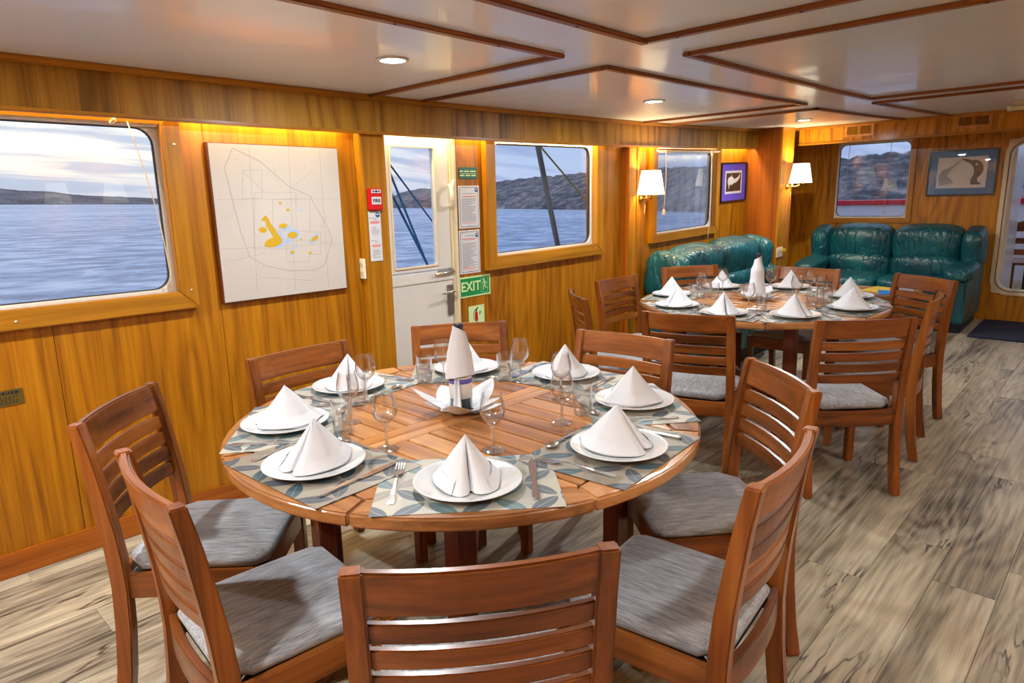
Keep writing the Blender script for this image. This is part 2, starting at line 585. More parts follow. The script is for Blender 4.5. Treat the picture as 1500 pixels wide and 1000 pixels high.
# ------------------------------------------------------------------ lamps of the room (the visible fittings are built further down)
def area_light(name, loc, size, power, col=(1, .95, .88), size_y=None, rot=(0, 0, 0), spread=PI):
    l = bpy.data.lights.new(name, 'AREA')
    l.energy = power
    l.color = col
    if size_y:
        l.shape = 'RECTANGLE'
        l.size = size
        l.size_y = size_y
    else:
        l.shape = 'DISK'
        l.size = size
    l.spread = spread
    o = bpy.data.objects.new(name, l)
    o.location = loc
    o.rotation_euler = rot
    COL.objects.link(o)
    return o


K = .00375
Y0 = 1.4


def S(y):
    return K * max(0., y - Y0) ** 2


CEIL = 1.985
DOWN = [(-2.25, 1.70), (-2.28, 3.65), (-2.31, 6.10), (.12, 1.2), (.12, 3.3), (.12, 5.6), (-2.25, -.35), (-.9, -.6)]  # first three are seen; the rest lie out of view, added for light
DOWN_FIT = DOWN[:]
DOWNP = [20, 19, 19, 11, 8, 9, 36, 24]
for i, (x, y) in enumerate(DOWN):
    area_light('downlight_lamp', (x, y, CEIL + S(y) - .022), .09, DOWNP[i], (.95, .98, 1.0))
COVE = [(.72, .9), (1.6, .8), (2.5, .5), (2.93, .2), (3.7, 1.2), (4.9, .5), (5.6, 1.0), (6.5, .6)]
for (y, ly) in COVE:
    area_light('cove_lamp', (-3.105, y, 1.86 + S(y)), .03, 8.5 * ly, (1, .72, .32), size_y=ly)

# ------------------------------------------------------------------ mesh builder
WARP = []


class MB:
    def __init__(s):
        s.v = []
        s.f = []
        s.mi = []
        s.sm = []

    def add(s, vs, fs, mi=0, smooth=False, Mx=None):
        n = len(s.v)
        if Mx is not None:
            vs = [Mx @ Vector(p) for p in vs]
        s.v += [tuple(p) for p in vs]
        for f in fs:
            s.f.append([i + n for i in f])
            s.mi.append(mi)
            s.sm.append(smooth)
        return s

    def box(s, x0, x1, y0, y1, z0, z1, ny=1, mi=0, Mx=None):
        vs = []
        for k in range(ny + 1):
            y = y0 + (y1 - y0) * k / ny
            vs += [(x0, y, z0), (x1, y, z0), (x1, y, z1), (x0, y, z1)]
        fs = [(0, 1, 2, 3)]
        for k in range(ny):
            a = 4 * k
            b = a + 4
            for i in range(4):
                j = (i + 1) % 4
                fs.append((a + j, a + i, b + i, b + j))
        e = 4 * ny
        fs.append((e + 3, e + 2, e + 1, e))
        return s.add(vs, fs, mi, False, Mx)

    def prism(s, poly, z0, z1, mi=0, Mx=None, smooth=False):
        n = len(poly)
        vs = [(p[0], p[1], z0) for p in poly] + [(p[0], p[1], z1) for p in poly]
        fs = [tuple(range(n - 1, -1, -1)), tuple(range(n, 2 * n))]
        fs += [(i, (i + 1) % n, n + (i + 1) % n, n + i) for i in range(n)]
        return s.add(vs, fs, mi, smooth, Mx)

    def lathe(s, prof, seg=24, mi=0, Mx=None, cap=True):
        vs = []
        fs = []
        n = len(prof)
        for k in range(seg):
            a = 2 * PI * k / seg
            for r, z in prof:
                vs.append((r * math.cos(a), r * math.sin(a), z))
        for k in range(seg):
            a = k * n
            b = ((k + 1) % seg) * n
            for i in range(n - 1):
                if prof[i][0] < 1e-6 and prof[i + 1][0] < 1e-6:
                    continue
                fs.append((a + i, b + i, b + i + 1, a + i + 1))
        s.add(vs, fs, mi, True, Mx)
        return s

    def tube(s, pts, r, seg=8, mi=0, Mx=None, cap=True):
        pts = [Vector(p) for p in pts]
        n = len(pts)
        rs = r if isinstance(r, (list, tuple)) else [r] * n
        vs = []
        fs = []
        up = None
        for i, p in enumerate(pts):
            d = (pts[min(i + 1, n - 1)] - pts[max(i - 1, 0)]).normalized()
            if up is None:
                up = Vector((0, 0, 1)) if abs(d.z) < .9 else Vector((1, 0, 0))
            a = d.cross(up).normalized()
            b = a.cross(d).normalized()
            up = b
            for k in range(seg):
                t = 2 * PI * k / seg
                vs.append(p + (a * math.cos(t) + b * math.sin(t)) * rs[i])
        for i in range(n - 1):
            for k in range(seg):
                k2 = (k + 1) % seg
                fs.append((i * seg + k, i * seg + k2, (i + 1) * seg + k2, (i + 1) * seg + k))
        if cap:
            fs.append(tuple(range(seg - 1, -1, -1)))
            fs.append(tuple((n - 1) * seg + k for k in range(seg)))
        return s.add(vs, fs, mi, True, Mx)

    def grid(s, fn, nu, nv, closeu=False, mi=0, Mx=None, smooth=True):
        vs = []
        fs = []
        for j in range(nv + 1):
            for i in range(nu + (0 if closeu else 1)):
                vs.append(fn(i / nu, j / nv))
        w = nu if closeu else nu + 1
        for j in range(nv):
            for i in range(nu):
                i2 = (i + 1) % w if closeu else i + 1
                fs.append((j * w + i, j * w + i2, (j + 1) * w + i2, (j + 1) * w + i))
        return s.add(vs, fs, mi, smooth, Mx)

    def mesh(s, name, mats, bevel=0, seg=2, merge=False, solid=0):
        me = bpy.data.meshes.new(name)
        me.from_pydata(s.v, [], s.f)
        for p, mi, sm in zip(me.polygons, s.mi, s.sm):
            p.material_index = mi
            p.use_smooth = sm
        bm = bmesh.new()
        bm.from_mesh(me)
        if merge:
            bmesh.ops.remove_doubles(bm, verts=bm.verts, dist=1e-5)
        if solid:
            bmesh.ops.solidify(bm, geom=list(bm.faces), thickness=solid)
        bmesh.ops.recalc_face_normals(bm, faces=bm.faces)
        if bevel:
            es = [e for e in bm.edges if len(e.link_faces) == 2 and e.calc_face_angle(0) > .6]
            bmesh.ops.bevel(bm, geom=es, offset=bevel, segments=seg, affect='EDGES', clamp_overlap=True)
        bm.to_mesh(me)
        bm.free()
        for m in (mats if isinstance(mats, (list, tuple)) else [mats]):
            me.materials.append(m)
        return me


def link(name, me, parent=None, Mx=None):
    o = bpy.data.objects.new(name, me)
    COL.objects.link(o)
    if parent is not None:
        o.parent = parent
    if Mx is not None:
        o.matrix_local = Mx
    return o


def obj(name, mb, mats, parent=None, bevel=0, seg=2, merge=False, solid=0, Mx=None):
    return link(name, mb.mesh(name, mats, bevel, seg, merge, solid), parent, Mx)


def tag(o, label, cat, group=None, kind=None):
    if label:
        o['label'] = label
    if cat:
        o['category'] = cat
    if group:
        o['group'] = group
    if kind:
        o['kind'] = kind
    return o


THINGS = []


def empty(name, loc, rz=0, label=None, cat=None, group=None, kind=None):
    o = bpy.data.objects.new(name, None)
    COL.objects.link(o)
    o.location = loc
    o.rotation_euler = (0, 0, rz)
    o.empty_display_size = .1
    return tag(o, label, cat, group, kind)


def place(o, x, y, z, rz=0):
    """stand a finished thing on the gently curved deck"""
    sl = 2 * K * max(0, y - Y0)
    o.matrix_world = Matrix.Translation((x, y, z + S(y))) @ Matrix.Rotation(math.atan(sl), 4, 'X') @ Matrix.Rotation(rz, 4, 'Z')
    return o


def dup(root, label=None, group=None):
    r = root.copy()
    COL.objects.link(r)
    if label:
        r['label'] = label
    if group:
        r['group'] = group
    for ch in root.children:
        c = ch.copy()
        COL.objects.link(c)
        c.parent = r
        for g in ch.children:
            d = g.copy()
            COL.objects.link(d)
            d.parent = c
    return r


def warp(root):
    for o in [root] + list(root.children_recursive):
        if o.type != 'MESH':
            continue
        if o.data.users > 1:
            o.data = o.data.copy()
        for v in o.data.vertices:
            v.co.z += S(v.co.y)
    return root


def rr(w, h, r, n=6, cx=0, cy=0):
    """rounded rectangle outline"""
    pts = []
    for (sx, sy, a0) in ((1, 1, 0), (-1, 1, 90), (-1, -1, 180), (1, -1, 270)):
        for k in range(n + 1):
            a = math.radians(a0 + 90 * k / n)
            pts.append((cx + sx * (w / 2 - r) + r * math.cos(a), cy + sy * (h / 2 - r) + r * math.sin(a)))
    return pts


def ring_mb(mb, outer, inner, d0, d1, Mx=None, mi=0):
    n = len(outer)
    vs = [(p[0], p[1], d0) for p in outer] + [(p[0], p[1], d0) for p in inner] + [(p[0], p[1], d1) for p in outer] + [(p[0], p[1], d1) for p in inner]
    fs = []
    for i in range(n):
        j = (i + 1) % n
        fs += [(i, j, n + j, n + i)[::-1], (2 * n + i, 2 * n + j, 3 * n + j, 3 * n + i), (i, j, 2 * n + j, 2 * n + i), (n + j, n + i, 3 * n + i, 3 * n + j)]
    mb.add(vs, fs, mi, False, Mx)
    return mb


# plane frames: local (u, v, depth) -> world.  Left wall: u=+y, v=z, depth=+x ; far wall: u=+x, v=z, depth=-y
WL = Matrix(((0, 0, 1, 0), (1, 0, 0, 0), (0, 1, 0, 0), (0, 0, 0, 1)))
WF = Matrix(((1, 0, 0, 0), (0, 0, -1, 0), (0, 1, 0, 0), (0, 0, 0, 1)))
XW = -3.15
YF = 8.05
XR = 1.35
YB = -1.5

# ------------------------------------------------------------------ floor
fl = obj('floor', MB().box(XW - .1, XR + .1, YB - .1, YF + .1, -.06, -.006, ny=24), M['dark_void'])
tag(fl, None, None, kind='structure')
warp(fl)
PLW, PLL = .2, 1.22
plank_me = MB().box(-PLW / 2 + .0006, PLW / 2 - .0006, -PLL / 2 + .0006, PLL / 2 - .0006, -.006, 0).mesh('plank', M['floor'], bevel=.0008, seg=1)
xs = -.44
ends = {-.54: 2.99, -.34: 2.71, -2.54: .51}
k0 = math.floor((XW + .44) / PLW)
k1 = math.ceil((XR + .44) / PLW)
for k in range(k0, k1):
    xa = max(-.44 + k * PLW, XW)
    xb = min(-.44 + (k + 1) * PLW, XR)
    xc = (xa + xb) / 2
    off = None
    for kk, e in ends.items():
        if abs(xc - kk) < .06:
            off = e
    if off is None:
        off = random.random() * PLL
    y = off - math.ceil((off - YB) / PLL) * PLL
    full = abs((xb - xa) - PLW) < 1e-4
    while y < YF:
        ya = max(y, YB)
        yb = min(y + PLL, YF)
        if yb - ya > .02:
            if full and yb - ya > PLL - 1e-3:
                me = plank_me
            else:
                me = MB().box(-(xb - xa) / 2 + .0006, (xb - xa) / 2 - .0006, -(yb - ya) / 2, (yb - ya) / 2 - .0006, -.006, 0).mesh('plank', M['floor'])
            o = link('plank', me, fl)
            yc = (ya + yb) / 2
            sl = 2 * K * max(0, yc - Y0)
            o.matrix_local = Matrix.Translation((xc, yc, S(yc))) @ Matrix.Rotation(math.atan(sl), 4, 'X')
        y += PLL

# ------------------------------------------------------------------ left wall core with openings
HOLES_L = [(-.35, 1.12, 1.055, 1.795), (2.28, 2.78, 0, 1.90), (3.105, 4.215, 1.055, 1.81), (5.05, 6.13, 1.06, 1.80)]


def wall_cells(u0, u1, v0, v1, holes):
    us = sorted(set([u0, u1] + [h[0] for h in holes] + [h[1] for h in holes]))
    out = []
    for a, b in zip(us[:-1], us[1:]):
        c = (a + b) / 2
        seg = [(v0, v1)]
        for h in holes:
            if h[0] <= c <= h[1]:
                ns = []
                for (p, q) in seg:
                    if h[2] > p:
                        ns.append((p, min(q, h[2])))
                    if h[3] < q:
                        ns.append((max(p, h[3]), q))
                seg = ns
        out += [(a, b, p, q) for p, q in seg if q - p > 1e-4]
    return out


mb = MB()
for (a, b, p, q) in wall_cells(YB, YF, 0, 2.1, HOLES_L):
    mb.box(XW - .07, XW - .012, a, b, p, q, ny=max(1, int((b - a) / .5)))
wl = tag(obj('wall_left', mb, M['oak_wall']), None, None, kind='structure')
seams = [YB, -.3, .62, 1.3, 2.09, 2.25, 2.82, 3.04, 3.27, 3.56, 3.87, 4.17, 4.47, 4.72, 4.98, 5.3, 5.62, 5.95, 6.24, 6.55, 6.85, YF]
for a, b in zip(seams[:-1], seams[1:]):
    mb = MB()
    for (c, d, p, q) in wall_cells(a + .0012, b - .0012, 0, 2.0, HOLES_L):
        if d <= a or c >= b:
            continue
        c = max(c, a + .0012)
        d = min(d, b - .0012)
        if d - c > .002:
            mb.box(XW - .0118, XW, c, d, p, q, ny=max(1, int((d - c) / .4)))
    if mb.v:
        obj('panel', mb, M['oak_wall'], wl)
warp(wl)
bb = obj('baseboard_left', MB().box(XW, XW + .018, YB, 2.09, 0, .1, ny=8), M['redwood_z'], bevel=.003)
bb.data.materials[0] = M['redwood_y']
tag(bb, None, None, kind='structure')
mb = MB()
for y in (.72,):
    mb.lathe([(0, .004), (.006, .003), (.007, 0)], 10, Mx=Matrix.Translation((XW + .018, y, .05)) @ Matrix.Rotation(PI / 2, 4, 'Y'))
obj('screw', mb, M['steel_dull'], bb)
warp(bb)
bb2 = obj('baseboard_left', MB().box(XW, XW + .018, 2.84, 6.85, 0, .1, ny=16), M['oak_y'], bevel=.003)
tag(bb2, None, None, kind='structure')
warp(bb2)

# far wall
HOLES_F = [(-2.66, -1.915, .995, 1.815), (-1.10, -.32, .285, 1.735)]
mb = MB()
for (a, b, p, q) in wall_cells(XW - .1, XR + .1, 0, 2.05, HOLES_F):
    mb.box(a, b, YF + .012, YF + .07, p, q)
wf = tag(obj('wall_far', mb, M['oak_far']), None, None, kind='structure')
fseams = [XW, -2.70, -1.86, -1.14, -.28, .4, 1.0, XR]
for a, b in zip(fseams[:-1], fseams[1:]):
    mb = MB()
    for (c, d, p, q) in wall_cells(a + .001, b - .001, 0, 1.84, HOLES_F):
        c = max(c, a + .001)
        d = min(d, b - .001)
        if d - c > .002:
            mb.box(c, d, YF, YF + .0118, p, q)
    obj('panel', mb, M['oak_far'], wf)
warp(wf)
wr = tag(obj('wall_right', MB().box(XR, XR + .06, YB - .06, YF + .07, 0, 2.05, ny=16), M['oak_wall']), None, None, kind='structure')
warp(wr)
wb = tag(obj('wall_back', MB().box(XW - .07, XR, YB - .06, YB, 0, 2.05), M['oak_far']), None, None, kind='structure')

# ------------------------------------------------------------------ ceiling and its timber frames
ce = tag(obj('ceiling', MB().box(XW - .1, XR + .1, YB - .1, YF + .1, CEIL, CEIL + .05, ny=30), M['ceiling']), None, None, kind='structure')
warp(ce)
TR = []
TW = .034


def trim_x(x0, x1, y, n):
    o = obj('trim_%d' % n, MB().box(x0, x1, y - TW / 2, y + TW / 2, CEIL - .016, CEIL), M['trim_x'], bevel=.004)
    tag(o, None, None, kind='structure')
    mbs = MB()
    x = x0 + .12
    while x < x1:
        mbs.lathe([(0, -.002), (.005, -.0015), (.006, 0)], 8, Mx=Matrix.Translation((x, y, CEIL - .016)))
        x += .42
    obj('screw', mbs, M['black_matte'], o)
    warp(o)


def trim_y(x, y0, y1, n):
    o = obj('trim_%d' % n, MB().box(x - TW / 2, x + TW / 2, y0, y1, CEIL - .016, CEIL, ny=max(2, int((y1 - y0) / .3))), M['trim_y'], bevel=.004)
    tag(o, None, None, kind='structure')
    mbs = MB()
    y = y0 + .15
    while y < y1:
        mbs.lathe([(0, -.002), (.005, -.0015), (.006, 0)], 8, Mx=Matrix.Translation((x, y, CEIL - .016)))
        y += .45
    obj('screw', mbs, M['black_matte'], o)
    warp(o)


tn = 1
for (kind, *a) in [('y', -1.765, YB, 2.155), ('x', XW + .12, -1.783, 2.138), ('y', -1.413, YB, 2.20), ('x', -1.396, XR, 2.183),
                   ('x', XW + .12, -1.80, 2.478), ('y', -1.785, 2.461, 4.72), ('x', XW + .12, -1.803, 4.703),
                   ('y', -1.42, 2.495, 4.835), ('x', -1.403, XR, 2.513), ('x', -1.403, XR, 4.818),
                   ('x', XW + .12, -1.83, 5.115), ('y', -1.85, 5.098, 7.35), ('x', -1.463, XR, 5.13), ('y', -1.48, 5.113, 7.35)]:
    (trim_x if kind == 'x' else trim_y)(*a, tn)
    tn += 1
# cove moulding between soffit and ceiling, far moulding
o = tag(obj('trim_%d' % tn, MB().box(-3.05, -3.022, YB, 7.0, CEIL - .026, CEIL, ny=30), M['oak_y'], bevel=.006), None, None, kind='structure')
warp(o)
tn += 1
o = tag(obj('trim_%d' % tn, MB().box(-3.0, XR, 7.322, 7.35, CEIL - .026, CEIL), M['oak_x'], bevel=.006), None, None, kind='structure')
warp(o)
tn += 1

# soffit box along the left wall: boards in front, open towards the wall so the hidden strip lamps shine down
so = tag(obj('trim_%d' % tn, MB().box(-3.075, -3.062, YB, 6.85, 1.815, CEIL, ny=28), M['dark_void']), None, None, kind='structure')
tn += 1
sb = [YB, -.25, .95, 2.15, 2.72, 3.1, 3.33, 3.52, 3.83, 4.12, 4.35, 4.62, 4.9, 5.15, 5.42, 5.7, 6.0, 6.3, 6.6, 6.85]
for a, b in zip(sb[:-1], sb[1:]):
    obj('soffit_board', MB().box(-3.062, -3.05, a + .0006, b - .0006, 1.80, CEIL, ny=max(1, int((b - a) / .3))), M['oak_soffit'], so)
obj('soffit_lip', MB().box(-3.075, -3.042, YB, 6.86, 1.79, 1.806, ny=28), M['oak_y'], so, bevel=.004)
obj('soffit_end', MB().box(-3.15, -3.042, 6.838, 6.85, 1.80, CEIL), M['oak_x'], so)
warp(so)
# far beam with moulding
fb = tag(obj('trim_%d' % tn, MB().box(-2.82, XR, 7.35, YF, 1.822, CEIL), M['oak_x']), None, None, kind='structure')
tn += 1
for a, b in zip([-2.82, -1.72, -.5, .5], [-1.72, -.5, .5, XR]):
    obj('beam_board', MB().box(a + .0006, b - .0006, 7.338, 7.35, 1.815, CEIL), M['oak_far'], fb)
obj('beam_moulding', MB().box(-2.82, XR, 7.322, 7.372, 1.803, 1.824), M['oak_x'], fb, bevel=.006)
warp(fb)

# pilasters on the left wall
p1 = tag(obj('trim_%d' % tn, MB().box(XW, -3.09, 2.09, 2.25, 0, 1.80, ny=1), M['redwood_z'], bevel=.003), None, None, kind='structure')
tn += 1
p1.data.materials[0] = M['oak_z']
obj('corner_bead', MB().box(-3.094, -3.082, 2.082, 2.102, 0, 1.80), M['oak_z'], p1, bevel=.004)
warp(p1)
p2 = tag(obj('trim_%d' % tn, MB().box(XW, -3.085, 4.60, 4.72, 0, 1.80, ny=1), M['oak_z'], bevel=.003), None, None, kind='structure')
tn += 1
obj('side_veneer', MB().box(XW, -3.09, 4.594, 4.6, 0, 1.8), M['redwood_z'], p2)
obj('edge_bead', MB().box(-3.09, -3.078, 4.70, 4.73, 0, 1.8), M['oak_z'], p2, bevel=.004)
warp(p2)
cc = tag(obj('trim_%d' % tn, MB().box(XW, -2.81, 6.86, 7.14, 0, CEIL, ny=1), M['redwood_z'], bevel=.003), None, None, kind='structure')
tn += 1
obj('edge_board', MB().box(-2.81, -2.79, 6.85, 7.15, 0, CEIL), M['oak_z'], cc, bevel=.002)
warp(cc)


# ------------------------------------------------------------------ windows
def window(n, W, base, u0, u1, v0, v1, fw=.06, proud=.045, boards='LRBT', hazy=False, gr=.07, back=-.05, top_clip=None):
    """(u0..v1) the opening; wooden frame boards round it, a rounded metal gasket and a pane inside it"""
    Mx = Matrix.Translation((base, 0, 0)) @ W if W is WL else Matrix.Translation((0, base, 0)) @ W
    uc, vc, w, h = (u0 + u1) / 2, (v0 + v1) / 2, u1 - u0, v1 - v0
    outer = rr(w, h, .004, cx=uc, cy=vc)
    inner = rr(w - .05, h - .05, gr, cx=uc, cy=vc)
    root = obj('window_%d' % n, ring_mb(MB(), outer, inner, -.03, -.008, Mx), M['alu'], bevel=.004)
    tag(root, None, None, kind='structure')
    inner2 = rr(w - .058, h - .058, gr - .004, cx=uc, cy=vc)
    obj('seal', ring_mb(MB(), rr(w - .049, h - .049, gr, cx=uc, cy=vc), inner2, -.036, -.018, Mx), M['gasket_dark'], root)
    obj('pane', MB().prism(rr(w - .004, h - .004, .003, cx=uc, cy=vc), -.0335, -.0315, Mx=Mx), M['pane_hazy' if hazy else 'pane'], root)
    lining = MB()
    ring_mb(lining, rr(w + .002, h + .002, .003, cx=uc, cy=vc), rr(w - .003, h - .003, .003, cx=uc, cy=vc), -.065, .0, Mx)
    obj('lining', lining, M['oak_z'], root)
    e = .012
    a, b, c, d = u0 - fw, u0 + e, u1 - e, u1 + fw
    p, q, r_, s_ = v0 - fw, v0 + e, v1 - e, v1 + fw
    polys = {'B': [(a, p), (d, p), (c, q), (b, q)], 'T': [(b, r_), (c, r_), (d, s_), (a, s_)], 'L': [(a, p), (b, q), (b, r_), (a, s_)], 'R': [(c, q), (d, p), (d, s_), (c, r_)]}
    for k in boards:
        mt = 'oak_z' if k in 'LR' else ('oak_y' if W is WL else 'oak_x')
        obj('frame_board', MB().prism(polys[k], 0, proud, Mx=Mx), M[mt], root, bevel=.004)
    return root


w1 = window(1, WL, XW, *HOLES_L[0], fw=.068, boards='LRB')
w2 = window(2, WL, XW, *HOLES_L[2], fw=.075, boards='LRB')
w3 = window(3, WL, XW, *HOLES_L[3], fw=.06, hazy=True, boards='LRB')
w4 = window(4, WF, YF, -2.66, -1.915, .995, 1.815, fw=.04, proud=.02, boards='LRB', gr=.06)
mbx = MB()
for (y, z) in ((1.158, 1.07), (1.158, 1.70), (.5, 1.02), (-.1, 1.02)):
    mbx.lathe([(0, .003), (.005, .002), (.006, 0)], 8, Mx=Matrix.Translation((XW + .045, y, z)) @ Matrix.Rotation(PI / 2, 4, 'Y'))
obj('screw', mbx, M['steel_dull'], w1)
for w_ in (w1, w2, w3, w4):
    warp(w_)


def cord_pts(p0, p1, sag, n=10, off=(0, 0, 0)):
    p0 = Vector(p0)
    p1 = Vector(p1)
    return [p0.lerp(p1, i / n) + Vector(off) * math.sin(PI * i / n) + Vector((0, 0, -sag * math.sin(PI * i / n))) for i in range(n + 1)]


# rolled blinds
bl = obj('roller_blind', MB().box(XW - .005, XW + .03, -.33, 1.125, 1.772, 1.80, ny=4), M['alu'], bevel=.004)
tag(bl, 'rolled-up window blind rail across the top of the large left window', 'blind')
obj('valance', MB().box(XW + .031, XW + .04, -.33, 1.125, 1.782, 1.80, ny=4), M['oak_y'], bl)
obj('cord', MB().tube(cord_pts((XW + .04, .985, 1.785), (XW + .03, 1.085, 1.075), 0, off=(.0, .02, 0)), .0022, 6), M['cord'], bl)
mb = MB().tube([(XW + .045, .93 + .012 * math.sin(t * 1.3), 1.782 + .012 * math.cos(t)) for t in range(10)], .003, 6)
obj('cord_knot', mb, M['cord'], bl)
warp(bl)
bl = obj('roller_blind', MB().tube([(XW + .03, 5.03, 1.775), (XW + .03, 6.16, 1.775)], .02, 12), M['white_plastic'])
tag(bl, 'pale roller blind rolled up over the window above the wall sofa', 'blind')
obj('rail', MB().box(XW + .052, XW + .058, 5.03, 6.16, 1.775, 1.79), M['oak_y'], bl)
for (y, z0) in ((5.16, 1.28), (5.97, .95)):
    obj('cord', MB().tube(cord_pts((XW + .055, y, 1.78), (XW + .06, y - .02, z0), 0, off=(.004, .01, 0)), .004, 6), M['cord'], bl)
obj('cord_tassel', MB().lathe([(0, .05), (.008, .045), (.02, 0), (.018, -.004), (0, -.004)], 10, Mx=Matrix.Translation((XW + .06, 5.14, 1.24))), M['white_plastic'], bl)
warp(bl)
for x in (-2.53, -2.12):
    c = obj('blind_cord', MB().tube(cord_pts((x, YF - .01, 1.80), (x - .02, YF - .012, 1.25 if x < -2.3 else 1.06), 0), .0022, 6), M['cord'])
    tag(c, 'thin %s cord hanging inside the window above the far sofa' % ('left blind' if x < -2.3 else 'right blind'), 'cord', 'blind cords in the far window')
    obj('cord_weight', MB().lathe([(0, .02), (.007, .016), (.009, 0), (0, -.002)], 8, Mx=Matrix.Translation((x - .02, YF - .012, 1.24 if x < -2.3 else 1.05))), M['alu'], c)
    warp(c)

# ------------------------------------------------------------------ outer door in the left wall
Mx = Matrix.Translation((XW, 0, 0)) @ WL
d1 = tag(obj('door_1', MB().box(XW - .04, XW, 2.285, 2.756, .03, 1.02), M['white_paint'], bevel=.004), None, None, kind='structure')
up = MB()
ring_mb(up, rr(.471, .865, .003, cx=2.5205, cy=1.4575), rr(.325, .69, .012, cx=2.478, cy=1.4), -.04, .0, Mx)
ul = obj('upper_leaf', up, M['white_paint'], d1, bevel=.003)
obj('glazing_bead', ring_mb(MB(), rr(.337, .702, .012, cx=2.478, cy=1.4), rr(.313, .678, .012, cx=2.478, cy=1.4), -.002, .008, Mx), M['cream_paint'], d1, bevel=.002)
obj('pane', MB().prism(rr(.33, .695, .01, cx=2.478, cy=1.4), -.022, -.019, Mx=Mx), M['pane'], d1)
obj('rain_strip', MB().box(XW, XW + .006, 2.29, 2.765, .955, 1.015), M['white_paint'], d1, bevel=.002)
sc = MB()
for k in range(8):
    sc.lathe([(0, .002), (.003, .0015), (.0035, 0)], 8, Mx=Matrix.Translation((XW + .006, 2.32 + k * .058, .965)) @ Matrix.Rotation(PI / 2, 4, 'Y'))
obj('screw_row', sc, M['steel_dull'], d1)
obj('door_jamb', MB().box(XW - .02, XW + .01, 2.25, 2.284, 0, 1.9), M['white_paint'], d1)
obj('door_jamb', MB().box(XW - .02, XW + .012, 2.757, 2.768, 0, 1.9), M['cream_paint'], d1)
obj('door_post', MB().box(XW - .01, XW + .022, 2.769, 2.796, 0, 1.9), M['cream_paint'], d1, bevel=.004)
obj('door_head', MB().box(XW - .02, XW + .008, 2.25, 2.795, 1.889, 1.92), M['white_paint'], d1)
# white pull hook, slide bolt, lever handle on a dark plate
hk = MB().tube([(XW + .012, 2.74, 1.40), (XW + .045, 2.735, 1.41), (XW + .06, 2.72, 1.46), (XW + .05, 2.725, 1.51), (XW + .015, 2.745, 1.53)], [.011, .013, .014, .013, .01], 8)
hk.tube([(XW + .05, 2.725, 1.50), (XW + .045, 2.75, 1.56)], [.012, .006], 8)
obj('pull_handle', hk, M['white_plastic'], d1)
lp = obj('lock_plate', MB().box(XW, XW + .012, 2.70, 2.745, .735, .925), M['steel_dull'], d1, bevel=.003)
obj('lever', MB().tube([(XW + .012, 2.72, .885), (XW + .05, 2.72, .885), (XW + .052, 2.70, .886), (XW + .052, 2.625, .882)], .008, 8), M['silver'], lp)
bt = obj('slide_bolt', MB().box(XW, XW + .012, 2.63, 2.765, .992, 1.02), M['steel_dull'], d1, bevel=.003)
obj('bolt_rod', MB().tube([(XW + .02, 2.60, 1.0), (XW + .02, 2.755, 1.004)], .007, 8), M['silver'], bt)
obj('name_plate', MB().box(XW, XW + .004, 2.46, 2.54, 1.80, 1.83), M['copper_plate'], d1, bevel=.002)
warp(d1)

# far doorway: open, cream surround with round corners, white folded-back leaf outside
Mf = Matrix.Translation((0, YF, 0)) @ WF
DW, DH, DCX, DCY = .78, 1.45, -.71, 1.01
d2 = tag(obj('door_2', ring_mb(MB(), rr(DW + .02, DH + .02, .02, cx=DCX, cy=DCY), rr(DW - .06, DH - .06, .12, cx=DCX, cy=DCY), -.065, .012, Mf), M['cream_paint'], bevel=.004), None, None, kind='structure')
ring_o = rr(DW + .05, DH + .05, .15, cx=DCX, cy=DCY)
obj('surround', ring_mb(MB(), ring_o, rr(DW - .02, DH - .02, .13, cx=DCX, cy=DCY), .001, .02, Mf), M['cream_paint'], d2, bevel=.004)
obj('rubber_seal', ring_mb(MB(), rr(DW - .018, DH - .018, .13, cx=DCX, cy=DCY), rr(DW - .034, DH - .034, .125, cx=DCX, cy=DCY), .006, .016, Mf), M['gasket_dark'], d2)
obj('open_leaf', MB().box(-1.085, -1.045, YF + .08, YF + .7, .2, 1.80), M['white_paint'], d2, bevel=.01)
warp(d2)


# ------------------------------------------------------------------ flat prints helper
def quad_uv(c, u, v):
    """c = (u0,u1,v0,v1) rectangle; u to the right, v down"""
    return (c[0] + (c[1] - c[0]) * u, c[3] - (c[3] - c[2]) * v)


def text_mesh(txt, size, Mx, mat, parent, name='lettering', align='CENTER', bold=0, depth=.0006):
    cu = bpy.data.curves.new(name, 'FONT')
    cu.body = txt
    cu.size = size
    cu.align_x = align
    cu.align_y = 'CENTER'
    cu.extrude = depth
    cu.offset = bold
    cu.resolution_u = 3
    o = bpy.data.objects.new('tmp', cu)
    COL.objects.link(o)
    bpy.context.view_layer.update()
    me = bpy.data.meshes.new_from_object(o.evaluated_get(bpy.context.evaluated_depsgraph_get()))
    bpy.data.objects.remove(o, do_unlink=True)
    me.transform(Mx)
    me.materials.clear()
    me.materials.append(mat)
    return link(name, me, parent)


# sea chart on the wall
CH = (1.30, 1.972, .985, 1.72)
ch = obj('wall_chart', MB().box(XW, XW + .028, CH[0], CH[1], CH[2], CH[3]), M['frame_dark'], bevel=.002)
tag(ch, 'large pale sea chart of islands in thin dark wooden frame between left window and door', 'chart')
obj('sheet', MB().box(XW + .028, XW + .031, CH[0] + .008, CH[1] - .004, CH[2] + .008, CH[3] - .004), M['map_paper'], ch)


def chart_uv(x, y):
    # pixel of the chart crop -> fraction
    v = .5
    for _ in range(6):
        xl = 60 + 85 * v
        xr = 700 + 42 * v
        u = (x - xl) / (xr - xl)
        yt = 130 + 32 * u
        yb = 915 - 73 * u
        v = (y - yt) / (yb - yt)
    a = CH[0] + (CH[1] - CH[0]) * u
    b = CH[3] - (CH[3] - CH[2]) * v
    return a, b


